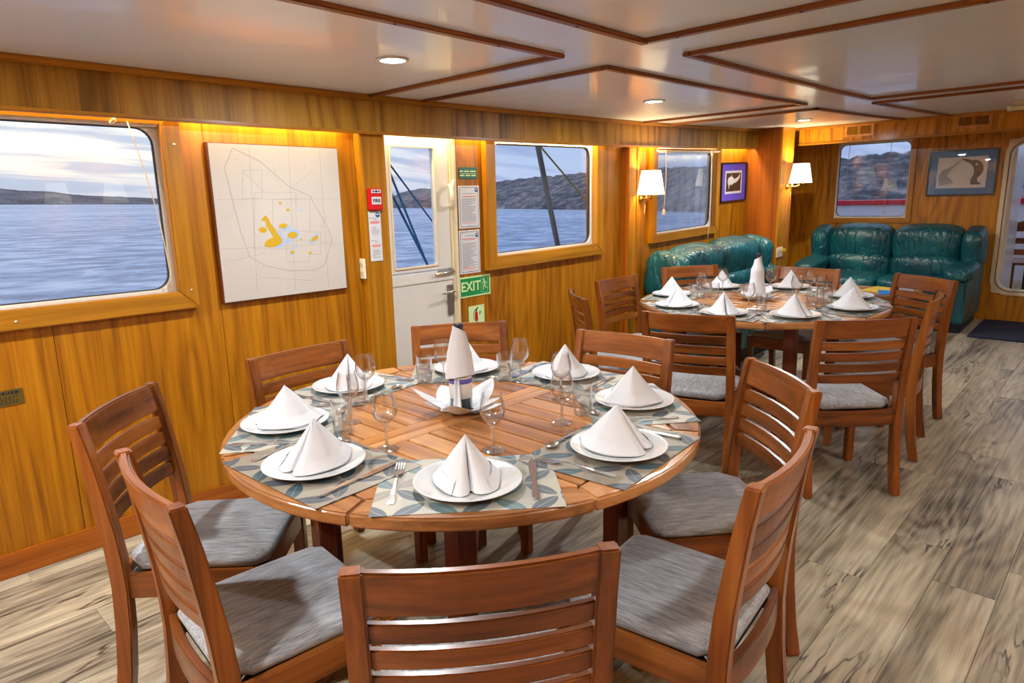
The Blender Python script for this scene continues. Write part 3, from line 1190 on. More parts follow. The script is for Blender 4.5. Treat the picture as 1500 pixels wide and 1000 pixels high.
def blob(cx, cy, rx, ry, rot=0, n=12, j=.18):
    r_ = random.Random(int(cx * 7 + cy))
    out = []
    for k in range(n):
        a = 2 * PI * k / n
        q = 1 + r_.uniform(-j, j)
        x, y = rx * q * math.cos(a), ry * q * math.sin(a)
        out.append((cx + x * math.cos(rot) - y * math.sin(rot), cy + x * math.sin(rot) + y * math.cos(rot)))
    return out


isl = [[(303, 500), (325, 477), (340, 492), (352, 520), (372, 545), (388, 572), (404, 592), (404, 612), (380, 628), (350, 634), (322, 628), (324, 608), (345, 590), (362, 585), (350, 560), (330, 530), (326, 506)],
       blob(313, 549, 19, 14), blob(411, 529, 20, 14), blob(458, 575, 24, 17), blob(568, 592, 23, 11, -.7), blob(455, 659, 11, 9), blob(397, 419, 8, 6), blob(434, 452, 9, 7), blob(545, 662, 9, 6), blob(497, 597, 6, 4)]
halo = [blob(385, 600, 34, 40, .2), blob(420, 538, 30, 16, .3), blob(462, 572, 32, 26), blob(566, 592, 30, 15, -.7), blob(434, 605, 14, 12), blob(476, 628, 12, 6), blob(455, 660, 15, 12), blob(500, 455, 8, 6)]
Mc = Matrix.Translation((XW, 0, 0)) @ WL
for p in halo:
    obj('shallow_print', MB().prism([chart_uv(*q) for q in p][::-1], .0311, .0314, Mx=Mc), M['map_blue'], ch)
for p in isl:
    obj('island_print', MB().prism([chart_uv(*q) for q in p][::-1], .0311, .0317, Mx=Mc), M['map_yellow'], ch)
mb = MB()


def pline(mb, pts, w, d0=.0311, d1=.0313, Mx=Mc):
    for a, b in zip(pts[:-1], pts[1:]):
        a = Vector(a)
        b = Vector(b)
        d = (b - a)
        if d.length < 1e-6:
            continue
        n = Vector((-d.y, d.x)).normalized() * w / 2
        mb.prism([tuple(a - n), tuple(b - n), tuple(b + n), tuple(a + n)], d0, d1, Mx=Mx)


outl = [(175, 158), (140, 250), (180, 420), (215, 560), (255, 680), (330, 725), (440, 750), (570, 748), (620, 720), (660, 600), (640, 540), (545, 385), (440, 340), (300, 220), (175, 158)]
pline(mb, [chart_uv(*q) for q in outl], .0022)
for pts in ([(220, 262), (310, 262), (310, 395), (220, 395), (220, 262)], [(275, 368), (475, 368), (475, 640), (275, 640), (275, 368)], [(360, 400), (545, 400), (545, 555), (360, 555), (360, 400)],
            [(425, 600), (600, 600), (600, 670), (540, 670), (540, 705), (425, 705), (425, 600)], [(225, 275), (320, 362)], [(520, 560), (600, 560), (600, 610), (660, 610)], [(470, 330), (560, 270)],
            [(110, 400), (700, 400)], [(118, 640), (725, 615)], [(250, 150), (290, 850)], [(440, 155), (470, 850)], [(600, 160), (640, 830)], [(640, 480), (600, 540)], [(170, 700), (330, 660)], [(300, 780), (560, 800)]):
    pline(mb, [chart_uv(*q) for q in pts], .0011)
rr_ = random.Random(4)
for k in range(260):
    x, y = rr_.uniform(120, 690), rr_.uniform(170, 840)
    a, b = chart_uv(x, y)
    if CH[0] + .02 < a < CH[1] - .02 and CH[2] + .02 < b < CH[3] - .02:
        pline(mb, [(a, b), (a + rr_.uniform(.002, .006), b)], .0016)
obj('line_print', mb, M['map_line'], ch)
warp(ch)


# notices and signs
def notice(name, label, x, u0, u1, v0, v1, lines, mat='paper', border=True, W=WL, cat='notice'):
    o = obj(name, MB().box(x, x + .004, u0, u1, v0, v1), M[mat], bevel=.001)
    tag(o, label, cat)
    Mn = Matrix.Translation((x, 0, 0)) @ WL
    w, h = u1 - u0, v1 - v0
    if border:
        obj('border_print', ring_mb(MB(), rr(w * .88, h * .93, .01, cx=(u0 + u1) / 2, cy=(v0 + v1) / 2), rr(w * .88 - .005, h * .93 - .005, .008, cx=(u0 + u1) / 2, cy=(v0 + v1) / 2), .0041, .0045, Mn), M['ink_black'], o)
    g = {}
    for (v, a, b, t, m) in lines:
        g.setdefault(m, MB()).box(x + .004, x + .0046, u0 + w * a, u0 + w * b, v1 - h * v - h * t, v1 - h * v)
    for m, mm in g.items():
        q = obj('text_lines', mm, M[m], o)
    return o


rnt = random.Random(11)


def para(v0, v1, step, a=.14, b=.86, m='ink', t=.008):
    out = []
    v = v0
    while v < v1:
        e = b - (rnt.uniform(.1, .4) if rnt.random() < .3 else rnt.uniform(0, .04))
        out.append((v, a, e, t, m))
        v += step
    return out


def badge(o, x, u, v, r, xx=.0046):
    Mn = Matrix.Translation((x, u, v)) @ WL
    obj('badge_print', MB().prism([(r * math.cos(k * PI / 8), r * math.sin(k * PI / 8)) for k in range(16)], .0041, .0050, Mx=Mn), M['ink_blue'], o)
    obj('badge_print', MB().prism([(r * .5 * math.cos(k * PI / 8), r * .15 + r * .35 * math.sin(k * PI / 8)) for k in range(16)], .0050, .0054, Mx=Mn), M['paper'], o)
    pts = [(-r * .6, -r * .35), (r * .6, -r * .35), (r * .4, -r * .05), (-r * .4, -r * .05)]
    obj('badge_print', MB().prism(pts, .0054, .0058, Mx=Mn), M['ink_black'], o)


NX = XW + .0005
n2 = notice('safety_notice', 'upper of two framed white safety notices between door and middle window', NX, 2.822, 3.0, 1.262, 1.524,
            [(.10, .1, .38, .006, 'ink_red'), (.18, .18, .82, .01, 'ink'), (.24, .2, .84, .018, 'ink_red')] + para(.30, .84, .026) + para(.85, .90, .026, m='ink_red') + [(.94, .4, .6, .005, 'ink')])
badge(n2, NX, 2.975, 1.497, .014)
warp(n2)
n3 = notice('safety_notice', 'lower of two framed white safety notices, just above the EXIT sign', NX, 2.815, 2.993, .976, 1.25,
            [(.06, .1, .42, .006, 'ink'), (.12, .3, .75, .012, 'ink'), (.19, .12, .84, .014, 'ink_red'), (.215, .2, .74, .010, 'ink_red')] + para(.29, .84, .026) + para(.85, .91, .026, m='ink_red') + [(.95, .4, .6, .005, 'ink')])
badge(n3, NX, 2.968, 1.216, .014)
warp(n3)
PX = -3.0895
n1 = notice('safety_notice', 'narrow unframed white notice below the red fire alarm box', PX, 2.112, 2.192, 1.122, 1.392,
            [(.13, .05, .6, .008, 'ink'), (.165, .35, .7, .008, 'ink'), (.20, .12, .9, .018, 'ink_red'), (.225, .12, .86, .018, 'ink_red')] + para(.32, .46, .03, .2, .85) + [(.47, .4, .65, .006, 'ink')] +
            [(.58, .05, .6, .008, 'ink'), (.62, .4, .65, .008, 'ink'), (.67, .1, .9, .018, 'ink_red'), (.70, .2, .8, .014, 'ink_red')] + para(.77, .93, .03, .2, .85), border=False)
badge(n1, PX, 2.172, 1.372, .014)
warp(n1)
fa = obj('fire_alarm', MB().box(-3.09, -3.062, 2.112, 2.196, 1.397, 1.512), M['red'], bevel=.004)
tag(fa, 'red fire alarm call box on the wooden post left of the door', 'alarm')
obj('call_plate', MB().box(-3.062, -3.059, 2.124, 2.184, 1.428, 1.468), M['paper'], fa, bevel=.001)
text_mesh('FIRE', .027, Matrix.Translation((-3.0585, 2.154, 1.447)) @ WL, M['ink_black'], fa, bold=.0006)
obj('top_plate', MB().box(-3.062, -3.059, 2.124, 2.184, 1.488, 1.506), M['paper'], fa)
mb = MB()
mb.prism([(2.154 + .008 * math.cos(k * PI / 4), 1.497 + .006 * math.sin(k * PI / 4)) for k in range(8)], -3.059, -3.0582, Mx=WL)
mb.prism([(2.130, 1.494), (2.144, 1.494), (2.144, 1.500), (2.130, 1.500)], -3.059, -3.0582, Mx=WL)
mb.prism([(2.164, 1.494), (2.178, 1.494), (2.178, 1.500), (2.164, 1.500)], -3.059, -3.0582, Mx=WL)
obj('symbol_print', mb, M['ink_black'], fa)
warp(fa)
gs = notice('notice_plate', 'small dark green plate with two lines of pale lettering above the notices', NX, 2.833, 2.988, 1.565, 1.635,
            [(.28 + .0, .06 + k * .062, .06 + k * .062 + .045, .12, 'sign_lum') for k in range(14) if k not in (3, 8)] + [(.52, .08, .92, .03, 'sign_lum')] +
            [(.64, .06 + k * .062, .06 + k * .062 + .045, .12, 'sign_lum') for k in range(14) if k not in (4, 9)], mat='sign_teal', border=False)
warp(gs)
# EXIT sign with running figure
ex = obj('exit_sign', MB().box(NX, NX + .004, 2.804, 3.078, .824, .956), M['sign_lum'])
tag(ex, 'green EXIT sign with a running figure on wall right of the white door', 'sign')
obj('green_panel', MB().box(NX + .004, NX + .0045, 2.814, 3.068, .834, .946), M['sign_green'], ex)
Ms = Matrix.Translation((NX, 0, 0)) @ WL
text_mesh('EXIT', .086, Matrix.Translation((NX + .0052, 2.902, .890)) @ WL @ Matrix.Diagonal((.98, 1, 1, 1)), M['sign_lum'], ex, bold=.0016)
mb = MB()
ring_mb(mb, rr(.062, .098, .004, cx=3.022, cy=.891), rr(.0595, .0955, .003, cx=3.022, cy=.891), .0045, .0052, Ms)
rx, ry = 3.022, .891
mb.prism([(rx - .006 + .0075 * math.cos(k * PI / 6), ry + .034 + .0075 * math.sin(k * PI / 6)) for k in range(12)], .0045, .0055, Mx=Ms)
for (a, b, w) in [((-.002, .026), (.004, .0), .011), ((.004, .002), (.008, -.016), .008), ((.008, -.016), (.024, -.022), .006), ((.003, .0), (-.012, -.012), .008), ((-.012, -.012), (-.008, -.034), .006),
                  ((0, .022), (-.016, .014), .005), ((-.016, .014), (-.022, .004), .005), ((.002, .022), (.014, .018), .005), ((.014, .018), (.022, .006), .005)]:
    pline(mb, [(rx + a[0], ry + a[1]), (rx + b[0], ry + b[1])], w, .0045, .0055, Ms)
obj('running_figure', mb, M['sign_lum'], ex)
warp(ex)
es = obj('extinguisher_sign', MB().box(NX, NX + .003, 2.877, 3.016, .625, .762), M['sign_lum'])
tag(es, 'pale green fire extinguisher sign below the EXIT sign', 'sign')
mb = MB()
mb.prism(rr(.026, .062, .008, cx=2.943, cy=.690), .003, .0036, Mx=Ms)
obj('extinguisher_print', mb, M['red'], es)
mb = MB()
mb.prism([(2.938, .722), (2.948, .722), (2.950, .735), (2.962, .744), (2.958, .75), (2.944, .742), (2.936, .736)], .003, .0037, Mx=Ms)
pline(mb, [(2.938, .735), (2.924, .728), (2.919, .70), (2.923, .672)], .004, .003, .0037, Ms)
mb.prism([(2.935, .64), (2.951, .64), (2.951, .655), (2.935, .655)], .003, .0036, Mx=Ms)
obj('hose_print', mb, M['ink_black'], es)
text_mesh('P', .036, Matrix.Translation((NX + .0034, 2.977, .707)) @ WL, M['ink_black'], es)
warp(es)
bp = obj('wall_plate', MB().box(NX, NX + .003, .30, .489, .692, .755), M['copper_plate'])
tag(bp, 'small engraved brass plate on the wall below the large left window', 'plate')
mb = MB()
for (v, a, b, t) in [(.10, .04, .94, .2), (.42, .05, .9, .06), (.55, .05, .85, .06), (.68, .05, .9, .05), (.80, .1, .9, .06)]:
    w, h = .189, .063
    u = .30 + w * a
    while u < .30 + w * b:
        L_ = rnt.uniform(.004, .012)
        mb.box(NX + .003, NX + .0034, u, min(u + L_, .30 + w * b), .755 - h * (v + t), .755 - h * v)
        u += L_ + .003
obj('engraving', mb, M['ink_black'], bp)
warp(bp)


def socket(name, label, Mx, w, h, n):
    o = obj(name, MB().box(-w / 2, w / 2, -h / 2, h / 2, 0, .01, Mx=Mx), M['white_plastic'], bevel=.003)
    tag(o, label, 'socket')
    for k in range(n):
        if h > w:
            c = Matrix.Translation((0, (k - (n - 1) / 2) * h / (n + .3), .0101))
        else:
            c = Matrix.Translation(((k - (n - 1) / 2) * w / (n + .3), 0, .0101))
        r = min(w, h) * .32
        ins = obj('socket_insert', MB().prism(rr(r * 2, r * 1.6, r * .5), 0, .002, Mx=Mx @ c), M['cream_paint'], o, bevel=.0005)
        mm = MB()
        for dx in (-.35, .35):
            mm.box(dx * r - r * .06, dx * r + r * .06, -r * .3, r * .3, .0021, .0026, Mx=Mx @ c)
        obj('slots', mm, M['ink_black'], ins)
    return o


MZ = Matrix.Translation((-3.118, 2.082, 1.085)) @ WF
s1 = socket('power_socket', 'white double socket plate on side of the wooden post beside the chart', MZ, .05, .11, 2)
warp(s1)
s2 = socket('power_socket', 'white wall socket low on the corner column beside the brass lamp cord', Matrix.Translation((-2.79, 6.92, .745)) @ WL, .15, .10, 2)
obj('plug', MB().box(-2.782, -2.745, 6.965, 6.995, .745, .775), M['map_yellow'], s2, bevel=.004)
warp(s2)


# framed pictures
def picture(name, label, Mx, w, h, fw, mount, rim, pw, ph, pmat, bord):
    o = obj(name, ring_mb(MB(), rr(w, h, .001, 1), rr(w - 2 * fw, h - 2 * fw, .001, 1), 0, .022, Mx), M['black'], bevel=.002)
    tag(o, label, 'picture')
    obj('backing', MB().box(-w / 2 + fw, w / 2 - fw, -h / 2 + fw, h / 2 - fw, 0, .008, Mx=Mx), M[mount], o)
    if bord:
        obj('white_border', MB().box(-pw / 2 - bord, pw / 2 + bord, -ph / 2 - bord, ph / 2 + bord, .008, .0088, Mx=Mx), M['paper'], o)
    obj('photo_print', MB().box(-pw / 2, pw / 2, -ph / 2, ph / 2, .0088, .0094, Mx=Mx), M[pmat], o)
    return o


Mx = Matrix.Translation((XW, 6.545, 1.475)) @ WL
pc = picture('framed_picture', 'small framed shark photograph on purple mount beside the corner column', Mx, .56, .385, .014, 'purple_mat', 0, .32, .18, 'print_brown', .022)
sh = [(-.125, .03), (-.10, .05), (-.06, .055), (-.045, .075), (-.03, .05), (.02, .03), (.05, .035), (.10, .05), (.14, .085), (.13, .04), (.09, .01), (.05, -.005), (0, -.01), (-.04, -.03), (-.06, -.02), (-.085, -.03), (-.10, -.07), (-.115, -.02), (-.13, .0)]
obj('shark_print', MB().prism(sh[::-1], .0094, .0099, Mx=Mx), M['shark'], pc)
warp(pc)
Mx = Matrix.Translation((-1.468, YF, 1.452)) @ WF
pc = picture('framed_picture', 'framed photograph of two birds touching bills on blue mount by the doorway', Mx, .585, .445, .013, 'blue_mat', 0, .42, .30, 'print_grey', .0)
b1 = [(-.185, -.10), (-.195, -.05), (-.19, -.005), (-.165, .03), (-.13, .045), (-.09, .06), (-.045, .10), (-.01, .132), (0.0, .125), (-.05, .07), (-.085, .035), (-.105, .0), (-.12, -.03), (-.085, -.06), (-.06, -.10), (-.11, -.11), (-.17, -.125), (-.185, -.125)]
b2 = [(-.005, .135), (.03, .13), (.08, .115), (.12, .115), (.16, .095), (.175, .06), (.18, .01), (.16, -.03), (.135, -.06), (.14, -.09), (.165, -.105), (.17, -.12), (.085, -.12), (.08, -.07), (.10, -.03), (.105, .01), (.095, .05), (.07, .08), (.02, .11), (-.005, .125)]
obj('bird_print', MB().prism(b1[::-1], .0094, .0098, Mx=Mx), M['bird_pale'], pc)
obj('bird_print', MB().prism(b2[::-1], .0094, .0098, Mx=Mx), M['bird'], pc)
obj('bird_eye_print', MB().prism([(.118 + .009 * math.cos(k), .075 + .009 * math.sin(k)) for k in range(6)], .0098, .0101, Mx=Mx), M['paper'], pc)
obj('picture_glass', MB().box(-.28, .28, -.21, .21, .0135, .0145, Mx=Mx), M['pane'], pc)
warp(pc)

# air vents in the far beam
for (cx, w, lab) in ((-2.235, .27, 'wooden air vent on the beam above the far window'), (-1.29, .275, 'wooden air vent on the beam above the bird picture')):
    Mx = Matrix.Translation((cx, 7.338, 1.914)) @ WF
    v = obj('air_vent', ring_mb(MB(), rr(w, .12, .002, 1), rr(w - .05, .075, .002, 1), 0, .014, Mx), M['top_light'], bevel=.002)
    tag(v, lab, 'vent')
    obj('vent_back', MB().box(-w / 2 + .02, w / 2 - .02, -.04, .04, .0005, .002, Mx=Mx), M['vent_dark'], v)
    obj('middle_bar', MB().box(-.012, .012, -.038, .038, .002, .013, Mx=Mx), M['oak_z'], v)
    for s_ in (-1, 1):
        for k in range(8):
            x = s_ * (.018 + k * (w / 2 - .048) / 7)
            obj('slat', MB().box(x - .003, x + .003, -.038, .038, .002, .011, Mx=Mx), M['oak_z'], v)
    warp(v)

# downlights
glab = ['round lit downlight in the ceiling left above the near table', 'round lit downlight in the ceiling beside the middle window', 'round lit downlight in the ceiling near the far left corner']
for i, (x, y) in enumerate(DOWN_FIT):
    o = empty('downlight', (0, 0, 0), 0, (glab + ['round lit downlight above the camera side of the near table', 'round lit downlight over the aisle by the far table', 'round lit downlight over the aisle near the doorway', 'round lit downlight behind the camera, window side', 'round lit downlight behind the camera, centre'])[i], 'downlight', 'ceiling downlights')
    obj('trim_ring', MB().lathe([(.048, -.001), (.05, -.007), (.062, -.006), (.066, 0), (.05, .0)], 28), M['white_paint'], o)
    obj('lens', MB().lathe([(0, -.0055), (.05, -.0055), (.05, -.002), (0, -.002)], 28), M['led'], o)
    place(o, x, y, CEIL)
# unlit fluorescent fitting
ft = empty('fluorescent_fitting', (0, 0, 0), 0, 'unlit twin-tube fluorescent ceiling fitting at right edge', 'light fitting')
obj('mounting_plate', MB().box(0, .62, -.05, .05, -.03, 0), M['cream_paint'], ft, bevel=.006)
for dy in (-.03, .03):
    obj('tube', MB().tube([(-.02, dy, -.055), (.64, dy, -.055)], .014, 10), M['tube'], ft)
    obj('tube_cap', MB().tube([(-.035, dy, -.055), (-.015, dy, -.055)], .016, 10), M['white_plastic'], ft)
place(ft, -.86, 6.25, CEIL)


# wall sconces: shade on a short brass swing arm
def sconce(label, mount, shade_c, outward, cord_to=None, group='brass swing-arm wall lamps', lit=17):
    """mount: point on the wall, shade_c: centre of the shade's lower rim, outward: wall normal"""
    r = empty('wall_lamp', mount, 0, label, 'lamp', group)
    m = Vector((0, 0, 0))
    s_ = Vector(shade_c) - Vector(mount)
    o_ = Vector(outward)
    obj('wall_bracket', MB().tube([o_ * .001, o_ * .022], [.03, .022], 14), M['brass'], r)
    arm = MB().tube([o_ * .02, o_ * .06, Vector((s_.x, s_.y, 0)) * .6 + o_ * .02, Vector((s_.x, s_.y, s_.z * .6))], .0065, 8)
    arm.tube([(s_.x, s_.y, s_.z - .04), (s_.x, s_.y, s_.z + .06)], .011, 8)
    arm.tube([o_ * .06 + Vector((0, 0, -.035)), o_ * .06 + Vector((0, 0, .03))], .01, 8)
    obj('swing_arm', arm, M['brass'], r)
    obj('shade', MB().lathe([(.112, 0), (.0775, .19), (.0755, .19), (.110, 0)], 28, Mx=Matrix.Translation(s_)), M['shade'], r)
    obj('bulb', MB().lathe([(0, .12), (.018, .115), (.026, .095), (.02, .07), (.012, .055), (0, .055)], 12, Mx=Matrix.Translation(s_)), M['led'], r)
    if cord_to:
        c = Vector(cord_to) - Vector(mount)
        obj('power_cord', MB().tube(cord_pts(o_ * .05 + Vector((0, 0, -.05)), c, 0, off=(.0, .0, 0)), .003, 6), M['brass'], r)
    l = bpy.data.lights.new('sconce_light', 'POINT')
    l.energy = lit
    l.color = (1, .72, .38)
    l.shadow_soft_size = .03
    lo = bpy.data.objects.new('sconce_light', l)
    COL.objects.link(lo)
    lo.parent = r
    lo.location = s_ + Vector((0, 0, .145))
    return r


def lampS(*a, **k):
    r = sconce(*a, **k)
    r.location.z += S(r.location.y)
    return r


lampS('lit cream-shaded wall lamp beside the middle wooden post, left of the hazy window', (XW, 4.86, 1.385), (-2.985, 4.76, 1.415), (1, 0, 0), cord_to=(XW + .01, 4.83, .4))
lampS('lit cream-shaded wall lamp on the corner column by the far sofa', (-2.79, 7.0, 1.40), (-2.66, 7.03, 1.435), (1, 0, 0), cord_to=(-2.78, 6.98, .78))
for (y, w_) in ((1.70, 'first'), (2.19, 'second'), (4.6, 'third'), (6.3, 'fourth')):  # third and fourth are unseen extras, added to brighten the ceiling
    lampS('lit cream-shaded wall lamp on the right wall, %s from the camera' % w_, (XR, y, 1.47), (1.18, y, 1.50), (-1, 0, 0), lit=38)
lampS('lit cream-shaded wall lamp on the back wall behind the camera, left', (-2.4, YB, 1.47), (-2.4, YB + .17, 1.50), (0, 1, 0), lit=38)  # both back wall lamps are added out of view as uplight for the ceiling
lampS('lit cream-shaded wall lamp on the back wall behind the camera, right', (-.4, YB, 1.47), (-.4, YB + .17, 1.50), (0, 1, 0), lit=38)


# ------------------------------------------------------------------ sofas
def cushion(w, d, h, e=.35, n=22, puff=.0, Mx=None, mb=None, wr=0, seed=0):
    """soft box: superellipsoid with optional wrinkles"""
    mb = mb or MB()
    r_ = random.Random(seed)
    ph = [r_.uniform(0, 6) for _ in range(6)]

    def sgn(c, p):
        return math.copysign(abs(c) ** p, c)

    def fn(u, v):
        a = 2 * PI * u
        b = PI * (v - .5)
        x = sgn(math.cos(b), e) * sgn(math.cos(a), e)
        y = sgn(math.cos(b), e) * sgn(math.sin(a), e)
        z = sgn(math.sin(b), e)
        k = 1
        if wr:
            k += .5 * wr * (math.sin(9 * x + ph[0]) * .5 + math.sin(7 * z + 5 * x + ph[1]) * .5 + math.sin(13 * x - 6 * z + ph[2]) * .35) * .5
        if wr:
            k += .34 * wr * math.sin(38 * x + 2 * math.sin(5 * z) + ph[3]) * abs(z) ** 2 * (.4 + .6 * abs(math.sin(3 * x + ph[4])))
        bulge = 1 + puff * (1 - abs(x) ** 2) * (1 - abs(z) ** 2)
        return (x * w / 2, y * d / 2 * bulge * k, z * h / 2 * (1 + puff * .3 * (1 - x * x)))
    mb.grid(fn, n * 4, n * 2, closeu=True, Mx=Mx)
    return mb


def make_sofa(label, W_, cat='sofa'):
    """origin: floor, centre of the back line; seat opens towards -y"""
    r = empty('sofa', (0, 0, 0), 0, label, cat, 'green leather sofas')
    L = M['leather']
    T = Matrix.Translation
    RX = lambda a: Matrix.Rotation(a, 4, 'X')
    obj('plinth', MB().box(-W_ / 2 + .06, W_ / 2 - .06, -.74, -.06, 0, .12), M['sofa_base'], r)
    obj('body', MB().box(-W_ / 2 + .1, W_ / 2 - .1, -.76, -.05, .10, .36), L, r, bevel=.02, seg=3)
    sw = (W_ - .36) / 2
    for s_ in (-1, 1):
        x = s_ * sw / 2
        obj('seat_cushion', cushion(sw + .01, .62, .17, .3, puff=.1, Mx=T((x, -.49, .40)), wr=.03, seed=3 + s_), L, r)
        obj('lumbar_cushion', cushion(sw + .01, .22, .26, .42, puff=.25, Mx=T((x, -.25, .535)) @ RX(.12), wr=.10, seed=7 + s_), L, r)
        obj('back_cushion', cushion(sw + .01, .27, .36, .45, puff=.3, Mx=T((x, -.19, .765)) @ RX(.2), wr=.11, seed=11 + s_), L, r)
        # side panel following the curve from back top to arm front
        prof = [(-.03, .08), (-.03, .88), (-.10, .92), (-.20, .90), (-.30, .80), (-.38, .66), (-.50, .57), (-.70, .55), (-.80, .50), (-.80, .10), (-.74, .08)]
        mx = Matrix(((0, 0, 1, s_ * (W_ / 2 - .075)), (1, 0, 0, 0), (0, 1, 0, 0), (0, 0, 0, 1)))
        obj('side_panel', MB().prism([(p[0], p[1]) for p in prof], -.045, .045, Mx=mx), L, r, bevel=.015, seg=3)
        # puffy wing and arm pad
        obj('wing', cushion(.19, .34, .40, .5, puff=.12, Mx=T((s_ * (W_ / 2 - .095), -.20, .735)) @ RX(.22), wr=.03, seed=21 + s_), L, r)
        obj('arm_pad', cushion(.25, .50, .13, .55, puff=.1, Mx=T((s_ * (W_ / 2 - .115), -.58, .565)) @ RX(.08), wr=.03, seed=31 + s_), L, r)
    obj('back_panel', MB().box(-W_ / 2 + .1, W_ / 2 - .1, -.09, -.02, .08, .82), L, r, bevel=.02)
    return r


sf = make_sofa('green leather two-seat sofa against the far wall under window and bird picture', 1.60)
place(sf, -1.95, YF - .01, 0, 0)
sf2 = make_sofa('green leather two-seat sofa against the left wall under the hazy window', 1.86)
place(sf2, XW + .005, 5.83, 0, PI / 2)
# local -y must point to +x (room side)
# coffee table with magazines
ct = empty('coffee_table', (0, 0, 0), 0, 'low wooden coffee table with magazines in front of the far sofa', 'table')
for k in range(6):
    obj('top_slat', MB().box(-.42, .42, -.27 + k * .09 + .002, -.27 + (k + 1) * .09 - .002, .42, .45), M['top_x'], ct, bevel=.003)
for sx in (-1, 1):
    for sy in (-1, 1):
        obj('leg', MB().box(sx * .37 - .025, sx * .37 + .025, sy * .22 - .025, sy * .22 + .025, 0, .42), M['teak_z'], ct, bevel=.003)
obj('apron', MB().box(-.36, .36, -.21, .21, .35, .418), M['teak_x'], ct)
place(ct, -1.88, 6.70, 0, 0)
for (dx, dy, a, m, lab) in ((.22, .02, .3, 'mag_blue', 'blue-covered magazine on the coffee table'), (.10, .12, -.2, 'mag_yellow', 'yellow-covered magazine on the coffee table'), (.27, .16, .1, 'mag_grey', 'grey magazine at the back of the coffee table')):
    mg = obj('magazine', MB().box(-.1, .1, -.14, .14, 0, .006), M[m], bevel=.001)
    tag(mg, lab, 'magazine', 'magazines on the coffee table')
    obj('pages', MB().box(-.098, .102, -.138, .138, .001, .005), M['paper'], mg)
    place(mg, -1.88 + dx, 6.70 + dy - .04, .4505, a)
mt = obj('floor_mat', MB().prism(rr(.9, .84, .02), 0, .012), M['navy'], bevel=.002)
tag(mt, 'dark navy ribbed floor mat in front of the open doorway', 'mat')
place(mt, -.68, 7.61, .0005, 0)


# ------------------------------------------------------------------ dining chair
POST = [(-.300, 0), (-.279, .12), (-.265, .25), (-.258, .38), (-.260, .46), (-.268, .56), (-.281, .66), (-.297, .77), (-.316, .868)]


def py(z):
    for (a, za), (b, zb) in zip(POST[:-1], POST[1:]):
        if z <= zb:
            return a + (b - a) * (z - za) / (zb - za)
    return POST[-1][0]


HWX = .209


def rail_mb(z0, z1, th=.019, bow=.026, n=10):
    mb = MB()
    vs = []
    for i in range(n + 1):
        x = -HWX + 2 * HWX * i / n
        b = -bow * (1 - (x / HWX) ** 2)
        for (z, s_) in ((z0, -1), (z0, 1), (z1, 1), (z1, -1)):
            vs.append((x, py(z) + b + s_ * th / 2 + .002, z))
    fs = [(0, 1, 2, 3)]
    for i in range(n):
        a, b = 4 * i, 4 * i + 4
        for k in range(4):
            j = (k + 1) % 4
            fs.append((a + j, a + k, b + k, b + j))
    fs.append(tuple(4 * n + k for k in (3, 2, 1, 0)))
    return mb.add(vs, fs)


